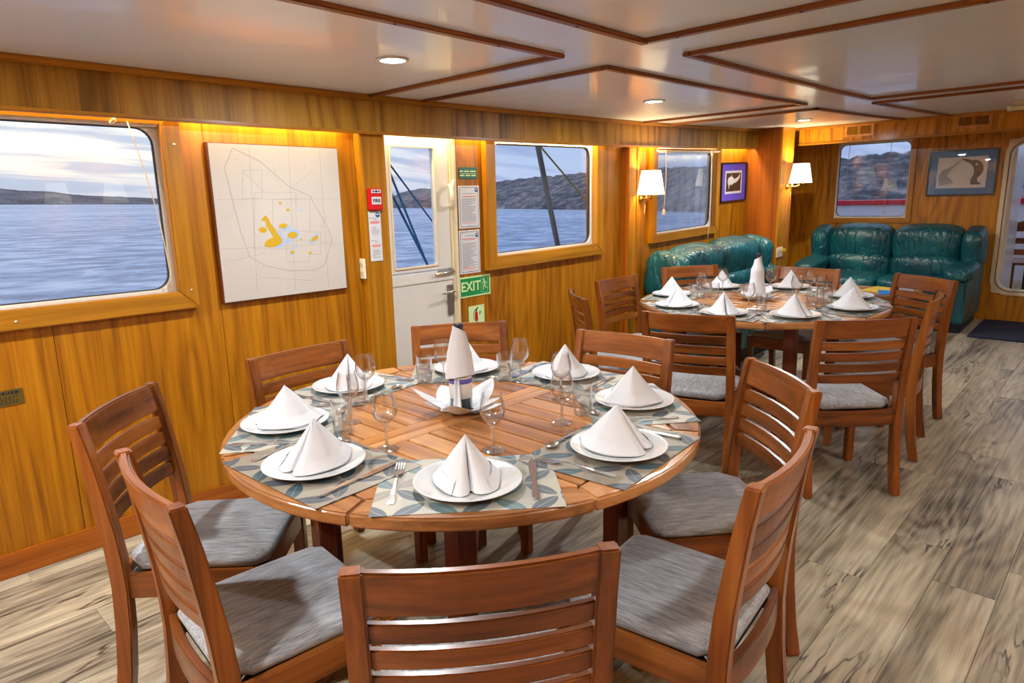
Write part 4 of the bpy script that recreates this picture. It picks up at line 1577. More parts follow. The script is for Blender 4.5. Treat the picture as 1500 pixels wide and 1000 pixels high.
def make_chair():
    r = empty('dining_chair', (0, 0, 0), 0, 'x', 'chair')
    for s_ in (-1, 1):
        vs = []
        x = s_ * HWX
        for i, (y, z) in enumerate(POST):
            d = .046 if z < .5 else .046 - .012 * (z - .5) / .37
            w = .019
            vs += [(x - w, y - d / 2, z), (x + w, y - d / 2, z), (x + w, y + d / 2, z), (x - w, y + d / 2, z)]
        fs = [(3, 2, 1, 0)]
        for i in range(len(POST) - 1):
            a, b = 4 * i, 4 * i + 4
            for k in range(4):
                j = (k + 1) % 4
                fs.append((a + k, a + j, b + j, b + k))
        e = 4 * (len(POST) - 1)
        fs.append((e, e + 1, e + 2, e + 3))
        obj('back_post', MB().add(vs, fs), M['teak_z'], r, bevel=.004)
        obj('front_leg', MB().box(s_ * .2 - .02, s_ * .2 + .02, .108, .148, 0, .42), M['teak_z'], r, bevel=.004)
        obj('seat_rail', MB().box(s_ * .204 - .011, s_ * .204 + .011, -.24, .112, .345, .42), M['teak_y'], r, bevel=.003)
    obj('seat_rail', MB().box(-.182, .182, .122, .144, .345, .42), M['teak_x'], r, bevel=.003)
    obj('seat_rail', rail_mb(.345, .42, .022, .022), M['teak_x'], r, bevel=.003)
    obj('top_rail', rail_mb(.778, .866, .022), M['teak_x'], r, bevel=.005)
    for k in range(4):
        z1 = .762 - k * .0535
        obj('back_slat', rail_mb(z1 - .041, z1, .017), M['teak_x'], r, bevel=.003)
    sb_ = obj('seat_board', MB().box(-.19, .19, -.25, .122, .392, .404), M['dark_void'], r)  # near black stands in for the shade in the hollow under the pad
    sb_['label'] = 'dark recessed seat board'
    # pad with cut back corners
    pl = [(-.14, -.262), (.14, -.262), (.197, -.205), (.204, .06), (.202, .12), (.178, .15), (-.178, .15), (-.202, .12), (-.204, .06), (-.197, -.205)]
    n = len(pl)
    mb = MB()
    cx, cy = 0, -.05
    rings = [(.93, .4215), (.985, .424), (1.0, .434), (1.0, .442), (.975, .452), (.9, .4575), (.6, .461), (.25, .462)]
    vs = []
    for (s_, z) in rings:
        for (x, y) in pl:
            vs.append((cx + (x - cx) * s_, cy + (y - cy) * s_, z))
    vs.append((cx, cy, .4625))
    vs.append((cx, cy, .4215))
    fs = []
    for j in range(len(rings) - 1):
        for i in range(n):
            k = (i + 1) % n
            fs.append((j * n + i, j * n + k, (j + 1) * n + k, (j + 1) * n + i))
    e = (len(rings) - 1) * n
    for i in range(n):
        k = (i + 1) % n
        fs.append((e + i, e + k, len(vs) - 2))
        fs.append((k, i, len(vs) - 1))
    mb.add(vs, fs, 0, True)
    cu = obj('seat_cushion', mb, M['fabric'], r)
    cu['label'] = 'grey melange fabric seat pad'
    obj('cushion_tie', MB().tube([(-.19, -.22, .43), (-.188, -.235, .415), (-.18, -.24, .405)], .002, 5), M['fabric'], cu)
    obj('cushion_tie', MB().tube([(.19, -.22, .43), (.188, -.235, .415), (.18, -.24, .405)], .002, 5), M['fabric'], cu)
    return r


chair0 = make_chair()
# (mid of the back-rest top x, y, back line direction deg, label)
CHAIRS = [(-0.719, 0.669, 52.0, 1, 'slat-back teak chair in the foreground with its back to the camera'),
          (-1.512, 0.422, -4.3, 1, 'slat-back teak chair at lower left, seat pad facing the near table'),
          (-2.172, 0.579, 136.5, 1, 'slat-back teak chair at far left beside the wall baseboard'),
          (-2.429, 1.294, 93.4, 1, 'slat-back teak chair below the sea chart, behind the near table'),
          (-2.281, 2.034, 53.8, 1, 'slat-back teak chair in front of the white door'),
          (-1.57, 2.321, 5.5, 1, 'slat-back teak chair at the back right of the near table'),
          (-0.818, 2.102, -41.1, 1, 'slat-back teak chair at the right of near table, farther one'),
          (-0.53, 1.427, -83.8, 1, 'slat-back teak chair at lower right, nearest the camera on that side'),
          (-1.605, 2.921, 15.2, 2, 'slat-back teak chair at the front left of the far table'),
          (-0.887, 3.244, 44.0, 2, 'slat-back teak chair at the front right of the far table, facing away'),
          (-1.027, 4.806, -31.7, 2, 'slat-back teak chair at the right of the far table in front of the green sofa'),
          (-0.796, 4.11, -82.1, 2, 'slat-back teak chair at far table seen edge-on between two right-hand chairs'),
          (-2.653, 3.89, 87.8, 2, 'slat-back teak chair at the left of the far table beside the wall post'),
          (-2.414, 3.22, -40.5, 2, 'slat-back teak chair seen edge-on under the middle window'),
          (-2.498, 4.655, 51.1, 2, 'slat-back teak chair at back left of far table before the wall sofa'),
          (-1.787, 4.946, -1.0, 2, 'slat-back teak chair at the back of far table before the far sofa')]
NUDGE = [0, 0, .025, 0, .06, 0, 0, 0, 0, 0, .035, 0, .045, .085, .116, .04]
GR = {1: 'dining chairs around the near table', 2: 'dining chairs around the far table'}
for i, (mx_, my_, ang, tb, lab) in enumerate(CHAIRS):
    c = chair0 if i == 0 else dup(chair0)
    c['label'] = lab
    c['group'] = GR[tb]
    # seat looks towards the table centre, normal of the back line
    tc = Vector((-1.567, 1.404)) if tb == 1 else Vector((-1.774, 4.138))
    a = math.radians(ang)
    f = Vector((-math.sin(a), math.cos(a)))
    if f.dot(tc - Vector((mx_, my_))) < 0:
        f = -f
        a += PI
    org = Vector((mx_, my_)) + f * (.316 - NUDGE[i])
    place(c, org.x, org.y, .0005, a)


# ------------------------------------------------------------------ round slatted tables
def clip(poly, nx, ny, d):
    out = []
    for i in range(len(poly)):
        a, b = poly[i], poly[(i + 1) % len(poly)]
        da, db = a[0] * nx + a[1] * ny - d, b[0] * nx + b[1] * ny - d
        if da <= 0:
            out.append(a)
        if (da < 0 < db) or (db < 0 < da):
            t = da / (da - db)
            out.append((a[0] + (b[0] - a[0]) * t, a[1] + (b[1] - a[1]) * t))
    return out


def make_table(label):
    r = empty('round_table', (0, 0, 0), 0, label, 'table', 'round slatted dining tables')
    ZT, TH = .75, .034
    RI = .665
    apo = RI * math.cos(PI / 8)
    a0 = math.radians(-18.5)

    def in_oct(poly, inset):
        for k in range(8):
            a = a0 + PI / 8 + k * PI / 4
            poly = clip(poly, math.cos(a), math.sin(a), apo - inset)
            if len(poly) < 3:
                return None
        return poly
    for s_ in (-1, 1):
        p = in_oct([(min(0, s_ * .05), -.7), (max(0, s_ * .05), -.7), (max(0, s_ * .05), .7), (min(0, s_ * .05), .7)], .002)
        p = [(x + s_ * .0004, y) for x, y in p]
        o = obj('centre_board', MB().prism(p, ZT - TH + .008, ZT), M['top_light' if s_ < 0 else 'top_y'], r, bevel=.0015, seg=1)
        if s_ < 0:
            o['label'] = 'pale centre board'
    for k in range(-9, 9):
        y0, y1 = k * .08 + .04 + .0035, (k + 1) * .08 + .04 - .0035
        for s_ in (-1, 1):
            p = [(min(s_ * .0505, s_ * .7), y0), (max(s_ * .0505, s_ * .7), y0), (max(s_ * .0505, s_ * .7), y1), (min(s_ * .0505, s_ * .7), y1)]
            p = in_oct(p, .004)
            if p:
                obj('top_slat', MB().prism(p, ZT - TH + .008, ZT), M['top_x'], r, bevel=.0025, seg=1)
    # eight rim segments share one mesh
    n = 10
    pts = [(RI * math.cos(-PI / 8), RI * math.sin(-PI / 8)), (RI * math.cos(PI / 8), RI * math.sin(PI / 8))]
    e = .0008
    arc = [(.745 * math.cos(PI / 8 - e - (PI / 4 - 2 * e) * k / n), .745 * math.sin(PI / 8 - e - (PI / 4 - 2 * e) * k / n)) for k in range(n + 1)]
    poly = [pts[0], pts[1]] + arc
    poly = poly[::-1]
    seg_me = MB().prism(poly, ZT - TH, ZT).mesh('rim_segment', M['top_y'], bevel=.006, seg=3)
    for k in range(8):
        link('rim_segment', seg_me, r, Matrix.Rotation(a0 + PI / 8 + k * PI / 4, 4, 'Z'))
    for s_ in (-1, 1):
        obj('support_batten', MB().box(s_ * .352 - .03, s_ * .352 + .03, -.40, .40, ZT - TH - .018, ZT - TH + .004), M['teak_y'], r)
        obj('support_batten', MB().box(-.42, .42, s_ * .352 - .02, s_ * .352 + .02, ZT - TH - .017, ZT - TH + .003), M['teak_x'], r)
    for sx in (-1, 1):
        for sy in (-1, 1):
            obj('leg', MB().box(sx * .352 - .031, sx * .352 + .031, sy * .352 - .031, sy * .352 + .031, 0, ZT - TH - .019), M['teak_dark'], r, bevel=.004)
    for sg in (1, -1):
        Mr = Matrix.Rotation(sg * PI / 4, 4, 'Z')
        obj('cross_brace', MB().box(-.46, .46, -.018, .018, .12 + (.0 if sg > 0 else .052), .17 + (.0 if sg > 0 else .052), Mx=Mr), M['teak_dark'], r, bevel=.003)
    return r


T1 = Vector((-1.567, 1.404))
T2 = Vector((-1.774, 4.138))
t1 = make_table('round slatted teak table in the foreground, laid for eight')
place(t1, T1.x, T1.y, 0)
t2 = dup(t1, 'round slatted teak table farther back by the sofas, laid for eight')
place(t2, T2.x, T2.y, 0)

# ------------------------------------------------------------------ tableware prototypes


def catmull(pts, n=6):
    out = []
    m = len(pts)
    for i in range(m):
        p0, p1, p2, p3 = [Vector(pts[(i + k - 1) % m]) for k in range(4)]
        for j in range(n):
            t = j / n
            out.append(.5 * ((2 * p1) + (-p0 + p2) * t + (2 * p0 - 5 * p1 + 4 * p2 - p3) * t * t + (-p0 + 3 * p1 - 3 * p2 + p3) * t ** 3))
    return out


def napkin_mesh(seed, slit=1.0, spread=1.0):
    r_ = random.Random(seed)
    half = [(0, -.058), (.010, -.084), (.032, -.088), (.060, -.066), (.080, -.015), (.076, .045), (.045, .088), (.015, .108)]
    full = half + [(0, .112)] + [(-x, y) for x, y in half[1:][::-1]]
    full = [(x * r_.uniform(.94, 1.06), y * r_.uniform(.94, 1.06)) for x, y in full]
    out = catmull(full, 5)
    H_ = .118
    tip = Vector((r_.uniform(-.004, .004), r_.uniform(-.004, .008)))
    mb = MB()
    nv = 12
    N = len(out)

    def fn(u, v):
        p = out[int(round(u * N)) % N]
        k = (1 - v) ** 1.0
        crease = 0
        a = math.atan2(p.x, -p.y)
        # the slit stays deep half-way up
        g = math.exp(-(a / .12) ** 2) * slit
        q = Vector(p) * k * (1 - .22 * g * math.sin(PI * v))
        q = q * (1 - .03 * math.sin(PI * v)) + Vector((0, .004)) * math.sin(PI * v)
        lip = .006 * max(0, 1 - v * 8)
        q = q + tip * v
        rad = 1 + (.02 * math.sin(3 * a + seed) * (1 - v))
        return (q.x * rad, q.y * rad, H_ * v + .001 * math.sin(5 * a))
    mb.grid(fn, N, nv, closeu=True)
    # turned-up hem: a second, slightly larger skirt on the back and sides
    def hem(u, v):
        a = -.15 + 1.3 * u
        i = int(round((.16 + .68 * u) * N)) % N
        p = out[i]
        k = (1 - v * .25)
        return (p.x * k * 1.02, p.y * k * 1.02, .001 + .026 * v + .006 * math.sin(PI * u))
    mb.grid(hem, 30, 3)
    return mb.mesh('napkin', M['linen'], solid=0)


NAPK = [napkin_mesh(s) for s in (1, 2, 3, 4)]
plate_me = MB().lathe([(0, .004), (.06, .003), (.075, .0), (.082, .002), (.085, .006), (.11, .010), (.130, .016), (.1345, .0185), (.1335, .0205), (.128, .019), (.108, .0135), (.088, .0095), (.07, .008), (0, .0075)], 48).mesh('plate', M['porcelain'])
wine_foot_me = MB().lathe([(0, .0), (.032, .0), (.034, .0015), (.030, .003), (.012, .006), (.0045, .013), (.0038, .03), (.0042, .062), (.0075, .072), (.010, .0755), (0, .077)], 24).mesh('stem', M['foot_glass'], merge=True)
wine_me = MB().lathe([(.0095, .0757), (.018, .081), (.030, .0945), (.0355, .112), (.0345, .131), (.0300, .150), (.0268, .164), (.0272, .1655), (.0262, .1655), (.0262, .164), (.0292, .150), (.0337, .131), (.0347, .112), (.029, .0955), (.017, .0825), (0, .0785)], 32).mesh('wine_glass', M['thin_glass'])
tum_foot_me = MB().lathe([(0, 0), (.0255, .0), (.028, .002), (.0288, .014), (.0275, .017), (.02, .0135), (0, .012)], 24).mesh('thick_base', M['foot_glass'], merge=True)
tum_me = MB().lathe([(.0289, .0145), (.0325, .1035), (.0325, .105), (.0310, .105), (.0310, .1035), (.0277, .0175)], 28).mesh('tumbler', M['thin_glass'])
mat_me = MB().prism(rr(.445, .325, .004, 2), 0, .0011).mesh('placemat', M['mat_a'])
mat_me2 = MB().prism(rr(.445, .325, .004, 2), 0, .0011).mesh('placemat', M['mat_b'])


def strip(mb, prof, th=.0016):
    """prof: (y, halfwidth, z) list"""
    vs = []
    for (y, w, z) in prof:
        vs += [(-w, y, z), (w, y, z), (w, y, z + th), (-w, y, z + th)]
    fs = [(3, 2, 1, 0)]
    for i in range(len(prof) - 1):
        a, b = 4 * i, 4 * i + 4
        for k in range(4):
            j = (k + 1) % 4
            fs.append((a + k, a + j, b + j, b + k))
    e = 4 * (len(prof) - 1)
    fs.append((e, e + 1, e + 2, e + 3))
    return mb.add(vs, fs, 0, False)


hand = [(-.118, .004, .0), (-.114, .0095, .0004), (-.10, .0095, .001), (-.07, .006, .002), (-.03, .0036, .0055), (.01, .003, .009), (.035, .0035, .008)]
fk = strip(MB(), hand + [(.045, .009, .006), (.052, .0125, .0045), (.062, .0125, .0035)], .002)
for k in range(4):
    x = -.0105 + k * .007
    vs = []
    mbk = []
    m2 = MB()
    strip(m2, [(.060, .0022, .0035), (.085, .0019, .002), (.105, .0014, .004), (.118, .0008, .0075)], .0016)
    fk.add([(p[0] + x, p[1], p[2]) for p in m2.v], m2.f)
fork_me = fk.mesh('fork', M['silver'], bevel=.0005, seg=1)
kn = strip(MB(), [(-.125, .004, .0), (-.12, .0085, .0002), (-.10, .0090, .0), (-.05, .0065, .0), (.0, .0060, .0)], .006)
m2 = strip(MB(), [(0, .006, .0015), (.01, .0085, .0015), (.06, .0105, .0015), (.10, .0095, .0015), (.115, .006, .0015), (.125, .001, .0015)], .0016)
kn.add(m2.v, m2.f)
knife_me = kn.mesh('knife', M['silver'], bevel=.0008, seg=1)
sp = strip(MB(), [(y * .8, w * .85, z * .7) for y, w, z in hand], .0018)


def bowl(u, v):
    a = 2 * PI * u
    r = v
    return (.0165 * r * math.cos(a), .048 + .025 * r * math.sin(a), .0065 - .0055 * (1 - r * r) + .0004)


sp.grid(bowl, 16, 5, closeu=True)
sp.grid(lambda u, v: (bowl(u, v)[0], bowl(u, v)[1], bowl(u, v)[2] + .0012), 16, 5, closeu=True)
spoon_me = sp.mesh('spoon', M['silver'])


def put(name, me, cx, cy, z, rz, label, cat, group):
    o = link(name, me)
    if me is wine_me:
        link('stem', wine_foot_me, o)
    if me is tum_me:
        link('thick_base', tum_foot_me, o)
    tag(o, label, cat, group)
    place(o, cx, cy, z, rz)
    return o


SEATS1 = [(-42, 'front seat nearest the camera'), (-87, 'front left seat'), (-128, 'left seat'), (-172, 'back left seat'), (137, 'back seat by the white door'), (94, 'back right seat'), (51, 'right seat'), (5, 'front right seat')]
SEATS2 = [(-47.4, 'front right seat'), (-86, 'front left seat'), (-124, 'left end seat, nearer the camera'), (-168, 'left end seat, by the wall'), (141, 'back left seat before the wall sofa'), (93, 'back middle seat'), (42, 'back right seat before the far sofa'), (-4, 'right end seat')]
NROT1 = [.1, .15, .2, 2.5, 0, .3, .2, .15]
NROT2 = [.5, .6, .3, 2.4, .3, .4, .2, .3]
for ti, (TC, SE, NR, tn_) in enumerate(((T1, SEATS1, NROT1, 'near'), (T2, SEATS2, NROT2, 'far'))):
    for i, (ang, desc) in enumerate(SE):
        a = math.radians(ang)
        o_ = Vector((math.cos(a), math.sin(a)))          # outward, towards the diner
        inn = -o_
        rt = Vector((inn.y, -inn.x))                      # diner's right
        rz = math.atan2(rt.y, rt.x)
        at = '%s table, %s' % (tn_, desc)
        pc_ = TC + o_ * .572
        mc = TC + o_ * .553
        lev = .7503 + .0014 * (i % 2)
        put('placemat', mat_me if i % 3 != 1 else mat_me2, mc.x, mc.y, lev, rz, 'woven leaf-pattern placemat, ' + at, 'placemat', 'placemats on the %s table' % tn_)
        zt = lev + .0012
        put('dinner_plate', plate_me, pc_.x, pc_.y, zt, 0, 'round white dinner plate, ' + at, 'plate', 'white plates on the %s table' % tn_)
        put('folded_napkin', NAPK[(i + ti) % 4], pc_.x, pc_.y, zt + .0125, rz + NR[i], 'white pyramid-folded napkin on plate, ' + at, 'napkin', 'pyramid napkins on the %s table' % tn_)
        f_ = pc_ - rt * .178 + inn * (.03 if ti == 0 else .02)
        put('fork', fork_me, f_.x, f_.y, zt, rz + (.1 if i % 2 else -.02), 'steel fork left of plate, ' + at, 'fork', 'forks on the %s table' % tn_)
        if (ti, i) in ((0, 3), (0, 2)):
            kk = pc_ + rt * .172 + inn * .0
        else:
            kk = pc_ + rt * .165 + inn * .02
        put('knife', knife_me, kk.x, kk.y, zt, rz + (.08 if i % 2 else -.06), 'steel table knife right of plate, ' + at, 'knife', 'knives on the %s table' % tn_)
        if ti == 0 or i in (0, 2, 5, 7):
            s__ = pc_ + inn * (.165) - rt * .045
            if ti == 0 and i == 0:
                continue
            put('spoon', spoon_me, s__.x, s__.y, zt if ti == 0 else zt, rz + PI / 2 + .1, 'steel spoon above plate, ' + at, 'spoon', 'spoons on the %s table' % tn_)
WG1 = [(-1.498, 1.038, 'between front left and front plates'), (-1.26, 1.227, 'behind the front plate napkin'), (-1.262, 1.53, 'in front of the front right plate'), (-1.943, 1.276, 'in front of the back left plate'), (-1.782, 1.101, 'beside the left plate'), (-1.7, 1.813, 'left of back right plate'), (-1.425, 1.724, 'behind another, by the right plate'), (-1.919, 1.611, 'just behind and left of the wrapped bottle')]
for (x, y, lab) in WG1:
    put('wine_glass', wine_me, x, y, .7512, 0, 'clear empty wine glass on near table, ' + lab, 'wine glass', 'wine glasses on the near table')
TG1 = [(-1.714, 1.033, 'by the left plate'), (-1.978, 1.564, 'left of the bottle near the door chair'), (-1.768, 1.797, 'left of the back right plate'), (-1.267, 1.64, 'left of the front right plate'), (-1.928, 1.226, 'behind the left-hand wine glasses')]
for (x, y, lab) in TG1:
    put('tumbler', tum_me, x, y, .7512, 0, 'clear straight water tumbler on near table, ' + lab, 'tumbler', 'tumblers on the near table')
WG2 = [(-2.131, 4.044, 'by the left end'), (-2.121, 4.326, 'before the back left napkin'), (-1.956, 3.776, 'in front of the left end plates'), (-1.675, 3.757, 'left front of the bottle'), (-1.839, 4.454, 'right behind the bottle'), (-1.557, 4.173, 'behind the front right napkin'), (-1.582, 4.468, 'back one of the right-hand group'), (-1.444, 4.271, 'beside the right end tumbler')]
for (x, y, lab) in WG2:
    put('wine_glass', wine_me, x, y, .7512, 0, 'clear empty wine glass on far table, ' + lab, 'wine glass', 'wine glasses on the far table')
TG2 = [(-1.615, 3.796, 'front of the bottle'), (-1.429, 4.079, 'middle of the right-hand group'), (-1.403, 4.267, 'right end of the glasses'), (-2.145, 3.97, 'left end of the glasses'), (-2.035, 4.037, 'among the left-hand wine glasses')]
for (x, y, lab) in TG2:
    put('tumbler', tum_me, x, y, .7512, 0, 'clear straight water tumbler on far table, ' + lab, 'tumbler', 'tumblers on the far table')


# bottles dressed in napkins
def make_bottle(label, x, y, table):
    b = obj('wine_bottle', MB().lathe([(0, .001), (.034, .001), (.0375, .005), (.0378, .185), (.034, .205), (.020, .228), (.0148, .245), (.0145, .285), (.0155, .287), (.0155, .294), (0, .294)], 28), M['bottle'])
    tag(b, label, 'bottle', 'wine bottles on the tables')
    obj('capsule', MB().lathe([(.0152, .232), (.0156, .286), (.0164, .288), (.0164, .2955), (0, .2957)], 20), M['capsule'], b)
    lb = obj('paper_label', MB().lathe([(.0381, .05), (.0383, .05), (.0383, .145), (.0381, .145)], 28), M['label'], b)
    obj('label_band', MB().lathe([(.0384, .10), (.0386, .10), (.0386, .116), (.0384, .116)], 28), M['label_purple'], b)
    place(b, x, y, .7508, .6)
    return b


make_bottle('dark wine bottle wrapped in white napkin at the centre of the near table', -1.60, 1.415, 1)
make_bottle('dark wine bottle wrapped in white napkin at the centre of the far table', -1.80, 4.15, 2)


def cape(seed, z0, z1, r0, r1, hem, rot):
    """napkin wound round the bottle: wide below, tight at the neck, slanting hem, overlapping front edge"""
    r_ = random.Random(seed)
    ph = [r_.uniform(0, 6) for _ in range(4)]

    def fn(u, v):
        a = 2 * PI * u * 1.12
        zb = z0 + hem * math.cos(a - .6)
        z = zb + (z1 + .012 * math.cos(a + 1) - zb) * v
        t = (z - z0) / (z1 - z0)
        r = r0 + (r1 - r0) * max(0, min(1, t)) ** 1.3
        r = max(r, .0395 if z < .195 else (.0395 - (z - .195) * .42 if z < .25 else .0178))
        r += .004 * math.sin(2 * a + ph[0] + 3 * t) * (1 - t) + .002 * math.sin(5 * a + ph[1]) * (1 - t) + .003 * u
        return (r * math.cos(a), r * math.sin(a), z)
    mb = MB()
    mb.grid(fn, 48, 14, Mx=Matrix.Rotation(rot, 4, 'Z'))
    return mb


cp = obj('bottle_wrap', cape(3, .115, .278, .050, .0185, .016, -.9), M['linen'])
tag(cp, 'white napkin wound as a cape round the neck of the near table bottle', 'napkin', 'napkins dressing the bottles')


def tail(u, v):
    a = -1.02 + (.34 - .16 * v) * (u - .5) * 2
    r = .0415 + .004 * math.sin(u * 9) + .008 * (1 - v) ** 2
    return (r * math.cos(a), r * math.sin(a), .006 + .125 * v)


obj('napkin_tail', MB().grid(tail, 10, 8), M['linen'], cp)
place(cp, -1.60, 1.415, .7508, 0)
cp2 = obj('bottle_wrap', cape(9, .02, .268, .052, .0185, .006, 1.2), M['linen'])
tag(cp2, 'white napkin wound from base to neck round the far table bottle', 'napkin', 'napkins dressing the bottles')
place(cp2, -1.80, 4.15, .7508, 0)


def base_napkin(seed, rr0, up_):
    r_ = random.Random(seed)
    k0 = [r_.uniform(.85, 1.1) for _ in range(6)]

    def fn(u, v):
        a = 2 * PI * u
        s6 = 5
        ph = (a / (2 * PI) * s6) % 1
        tipk = abs(ph - .5) * 2
        idx = int(round(a / (2 * PI) * s6)) % 5
        kk = k0[idx]
        R_ = .085 + (rr0 * kk - .085) * tipk ** .9
        r = .041 + (R_ - .041) * v
        z = .002 + ((.6, 1.25, .8, 1.35, 1.0)[idx % 5] * up_ * (.3 + .7 * tipk) * v ** 1.6 * kk) + .006 * math.sin(PI * v) * (1 - tipk)
        return (r * math.cos(a), r * math.sin(a), z)
    mb = MB().grid(fn, 72, 8, closeu=True)

    def fn2(u, v):
        a = 2 * PI * u + PI / 6
        ph = (u * 6) % 1
        tipk = abs(ph - .5) * 2
        R_ = .07 + .06 * tipk
        r = .0405 + (R_ - .0405) * v
        return (r * math.cos(a), r * math.sin(a), .004 + .034 * v ** 1.3 * (.4 + .6 * tipk) + .008 * math.sin(PI * v))
    mb.grid(fn2, 72, 6, closeu=True)
    return mb


bn = obj('base_napkin', base_napkin(5, .150, .062), M['linen'])
tag(bn, 'white napkin folded like an open flower under the near table bottle', 'napkin', 'flower-folded napkins under the bottles')
place(bn, -1.60, 1.415, .7508, .35)
bn = obj('base_napkin', base_napkin(8, .155, .055), M['linen'])
tag(bn, 'white napkin folded like an open flower under the far table bottle', 'napkin', 'flower-folded napkins under the bottles')
place(bn, -1.80, 4.15, .7508, .2)

# ------------------------------------------------------------------ outside
MS = RSEA.to_4x4()
sea = MB()
rings_ = [0, 20, 60, 150, 400, 1200, 4000, 15000]
vs = []
for r in rings_[1:]:
    for k in range(64):
        vs.append((r * math.cos(2 * PI * k / 64), r * math.sin(2 * PI * k / 64), -1.6))
vs.append((0, 0, -1.6))
fs = [(len(vs) - 1, k, (k + 1) % 64) for k in range(64)]
for j in range(len(rings_) - 2):
    for k in range(64):
        k2 = (k + 1) % 64
        fs.append((j * 64 + k, (j + 1) * 64 + k, (j + 1) * 64 + k2, j * 64 + k2))
sea.add(vs, fs)
so_ = obj('sea', sea, M['sea'], Mx=MS)
tag(so_, None, None, kind='structure')
EL = [(60, 3.0), (80, 3.4), (97.3, 3.39), (100, 3.5), (103.5, 3.64), (104.7, 3.64), (106.1, 3.51), (108, 3.25), (112, 3.0), (118, 2.9), (124, 2.7), (127.1, 2.49), (129.3, 2.28), (131.9, 2.09), (135.4, 1.68), (138, 1.35), (140.4, 1.17), (141.3, 1.17), (142.9, .83), (143.9, .4),
      (146, .24), (160.1, .26), (162.3, .39), (165.9, .52), (167.9, .79), (169.2, .82), (170.5, .94), (176, 1.2), (190, 1.2)]


def elev(az):
    for (a, ea), (b, eb) in zip(EL[:-1], EL[1:]):
        if a <= az <= b:
            return ea + (eb - ea) * (az - a) / (b - a)
    return .3


def dist(az):
    return 160 + max(0, az - 108) ** 1.0 * 7 if az < 150 else 1500


from mathutils import noise as mnoise


def hill_fn(u, v, a0, a1):
    az = a0 + (a1 - a0) * u
    dd = dist(az)
    e = math.radians(elev(az))
    top = math.tan(e) * dd * 1.25
    p = Vector((az * .9, v * 3, 1.7))
    nz = mnoise.noise(p * 2.3) * .05 + mnoise.noise(p * 7) * .03
    d_ = dd * (1 + .25 * v)
    prof = v ** .75 if v < .96 else 1
    h = -2.2 + (top + 3.6) * (prof * (1 + nz * (.4 + .6 * v))) if v > 0 else -2.2
    h = min(h, 1e9)
    return (d_ * math.cos(math.radians(az)), d_ * math.sin(math.radians(az)), h)


hl = MB()
hl.grid(lambda u, v: hill_fn(u, v, 60, 145.5), 340, 16)
hl.grid(lambda u, v: (1.45 * 1500 * 0 + hill_fn(u, v, 145.5, 190)[0], hill_fn(u, v, 145.5, 190)[1], hill_fn(u, v, 145.5, 190)[2]), 160, 8)
h_ = obj('shore_hills', hl, M['hill'], Mx=MS)
tag(h_, None, None, kind='structure')

# ropes and pole outside door window and middle window
def rope(label, a, b, r, mat, name='rope'):
    a = Vector(a)
    b = Vector(b)
    d = (b - a)
    a2 = a - d * .25
    b2 = b + d * .1
    o = obj(name, MB().tube(cord_pts(a2, b2, .0, 8), r, 8), M[mat])
    return tag(o, label, 'rope' if name == 'rope' else 'pole', 'rigging outside the windows')


rope('thin blue mooring rope, right-hand of the ropes outside the door window', (-3.9, 2.846, 1.73), (-3.9, 3.22, 1.31), .0065, 'rope_blue')
rope('blue mooring rope, lowest on the left outside the door window', (-3.94, 2.86, 1.575), (-3.94, 3.20, .975), .0095, 'rope_blue')
rope('blue mooring rope, steep middle one outside the door window', (-3.9, 2.849, 1.69), (-3.9, 3.16, .99), .0085, 'rope_blue')
rope('weathered davit pole seen through the middle window', (-3.9, 4.43, 1.88), (-3.9, 4.68, 1.04), .024, 'pole', 'davit_pole')
rope('yellowish stay line seen through the middle window', (-3.95, 4.52, 1.89), (-3.95, 5.27, 1.35), .008, 'rope_yellow')

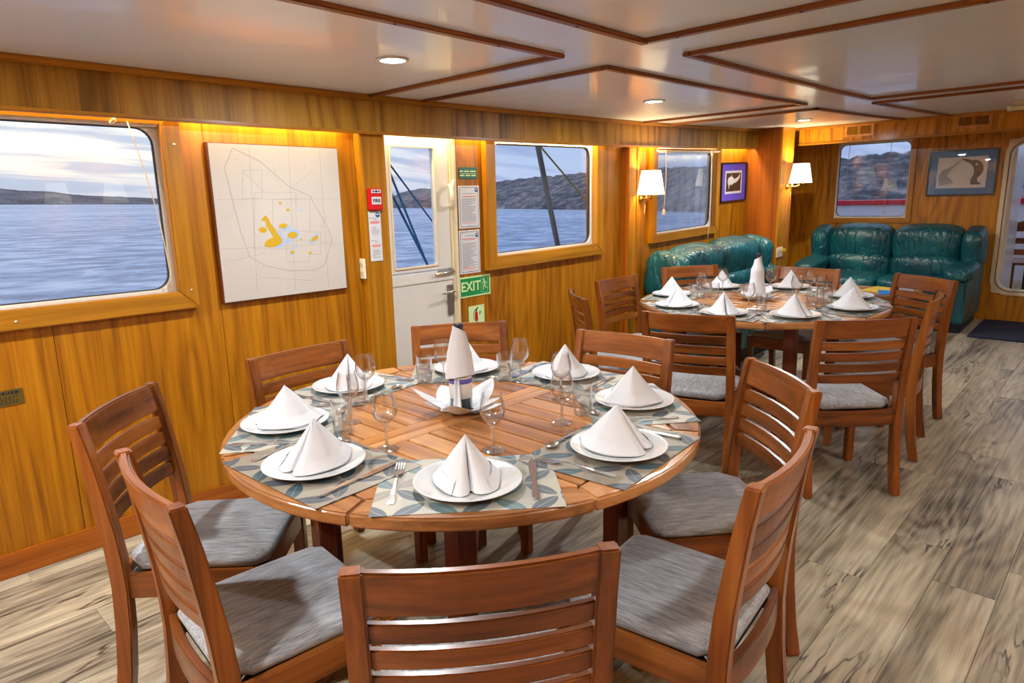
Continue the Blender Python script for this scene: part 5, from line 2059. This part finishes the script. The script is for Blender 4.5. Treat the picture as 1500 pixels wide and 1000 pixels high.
# aft deck beyond the far wall
dk = tag(obj('deck_outside', MB().box(-4.2, 2.2, YF + .08, 10.9, -.06, 0), M['deck']), None, None, kind='structure')
warp(dk)
bw = tag(obj('bulwark', MB().box(-4.2, 2.2, 10.5, 10.56, 0, .97), M['bulwark']), None, None, kind='structure')
obj('cap_rail', MB().box(-4.25, 2.2, 10.46, 10.6, .965, 1.03), M['rail_red'], bw, bevel=.01)
warp(bw)


def deck_chair(label):
    r = empty('deck_chair', (0, 0, 0), 0, label, 'chair', 'wooden ladder-back chairs on the aft deck')
    for s_ in (-1, 1):
        obj('back_post', MB().tube([(s_ * .21, -.22, 0), (s_ * .21, -.21, .45), (s_ * .215, -.27, .93)], [.02, .02, .017], 8), M['teak_z'], r)
        obj('front_leg', MB().box(s_ * .21 - .019, s_ * .21 + .019, .16, .198, 0, .44), M['teak_z'], r)
    obj('seat', MB().box(-.23, .23, -.22, .21, .435, .46), M['teak_x'], r, bevel=.006)
    for k, z in enumerate((.58, .70)):
        obj('back_slat', MB().box(-.2, .2, -.258 - k * .008, -.242 - k * .008, z - .03, z + .03), M['teak_x'], r)
    top = [(-.22, .80), (.22, .80)] + [(.22 - .44 * k / 12, .87 + .055 * math.sin(PI * k / 12)) for k in range(13)]
    obj('top_rail', MB().prism(top, .255, .275, Mx=WF), M['teak_x'], r)
    return r


dc = deck_chair('wooden arched-back chair just outside the open doorway')
place(dc, -.90, 9.15, 0, 0)
for (x, y, rz, lab) in ((-2.62, 9.2, .2, 'wooden arched-back deck chair, left one seen through the far window'), (-1.95, 9.3, -.2, 'wooden arched-back deck chair, right one seen through the far window')):
    d_ = dup(dc, lab)
    place(d_, x, y, 0, rz)
dt = empty('deck_table', (0, 0, 0), 0, 'wooden table on the aft deck beyond the doorway', 'table')
obj('table_top', MB().prism(rr(1.0, .8, .03), .70, .735), M['top_x'], dt, bevel=.004)
for sx in (-1, 1):
    for sy in (-1, 1):
        obj('leg', MB().box(sx * .44 - .03, sx * .44 + .03, sy * .34 - .03, sy * .34 + .03, 0, .70), M['black_matte'], dt)
place(dt, -.55, 9.85, 0, 0)
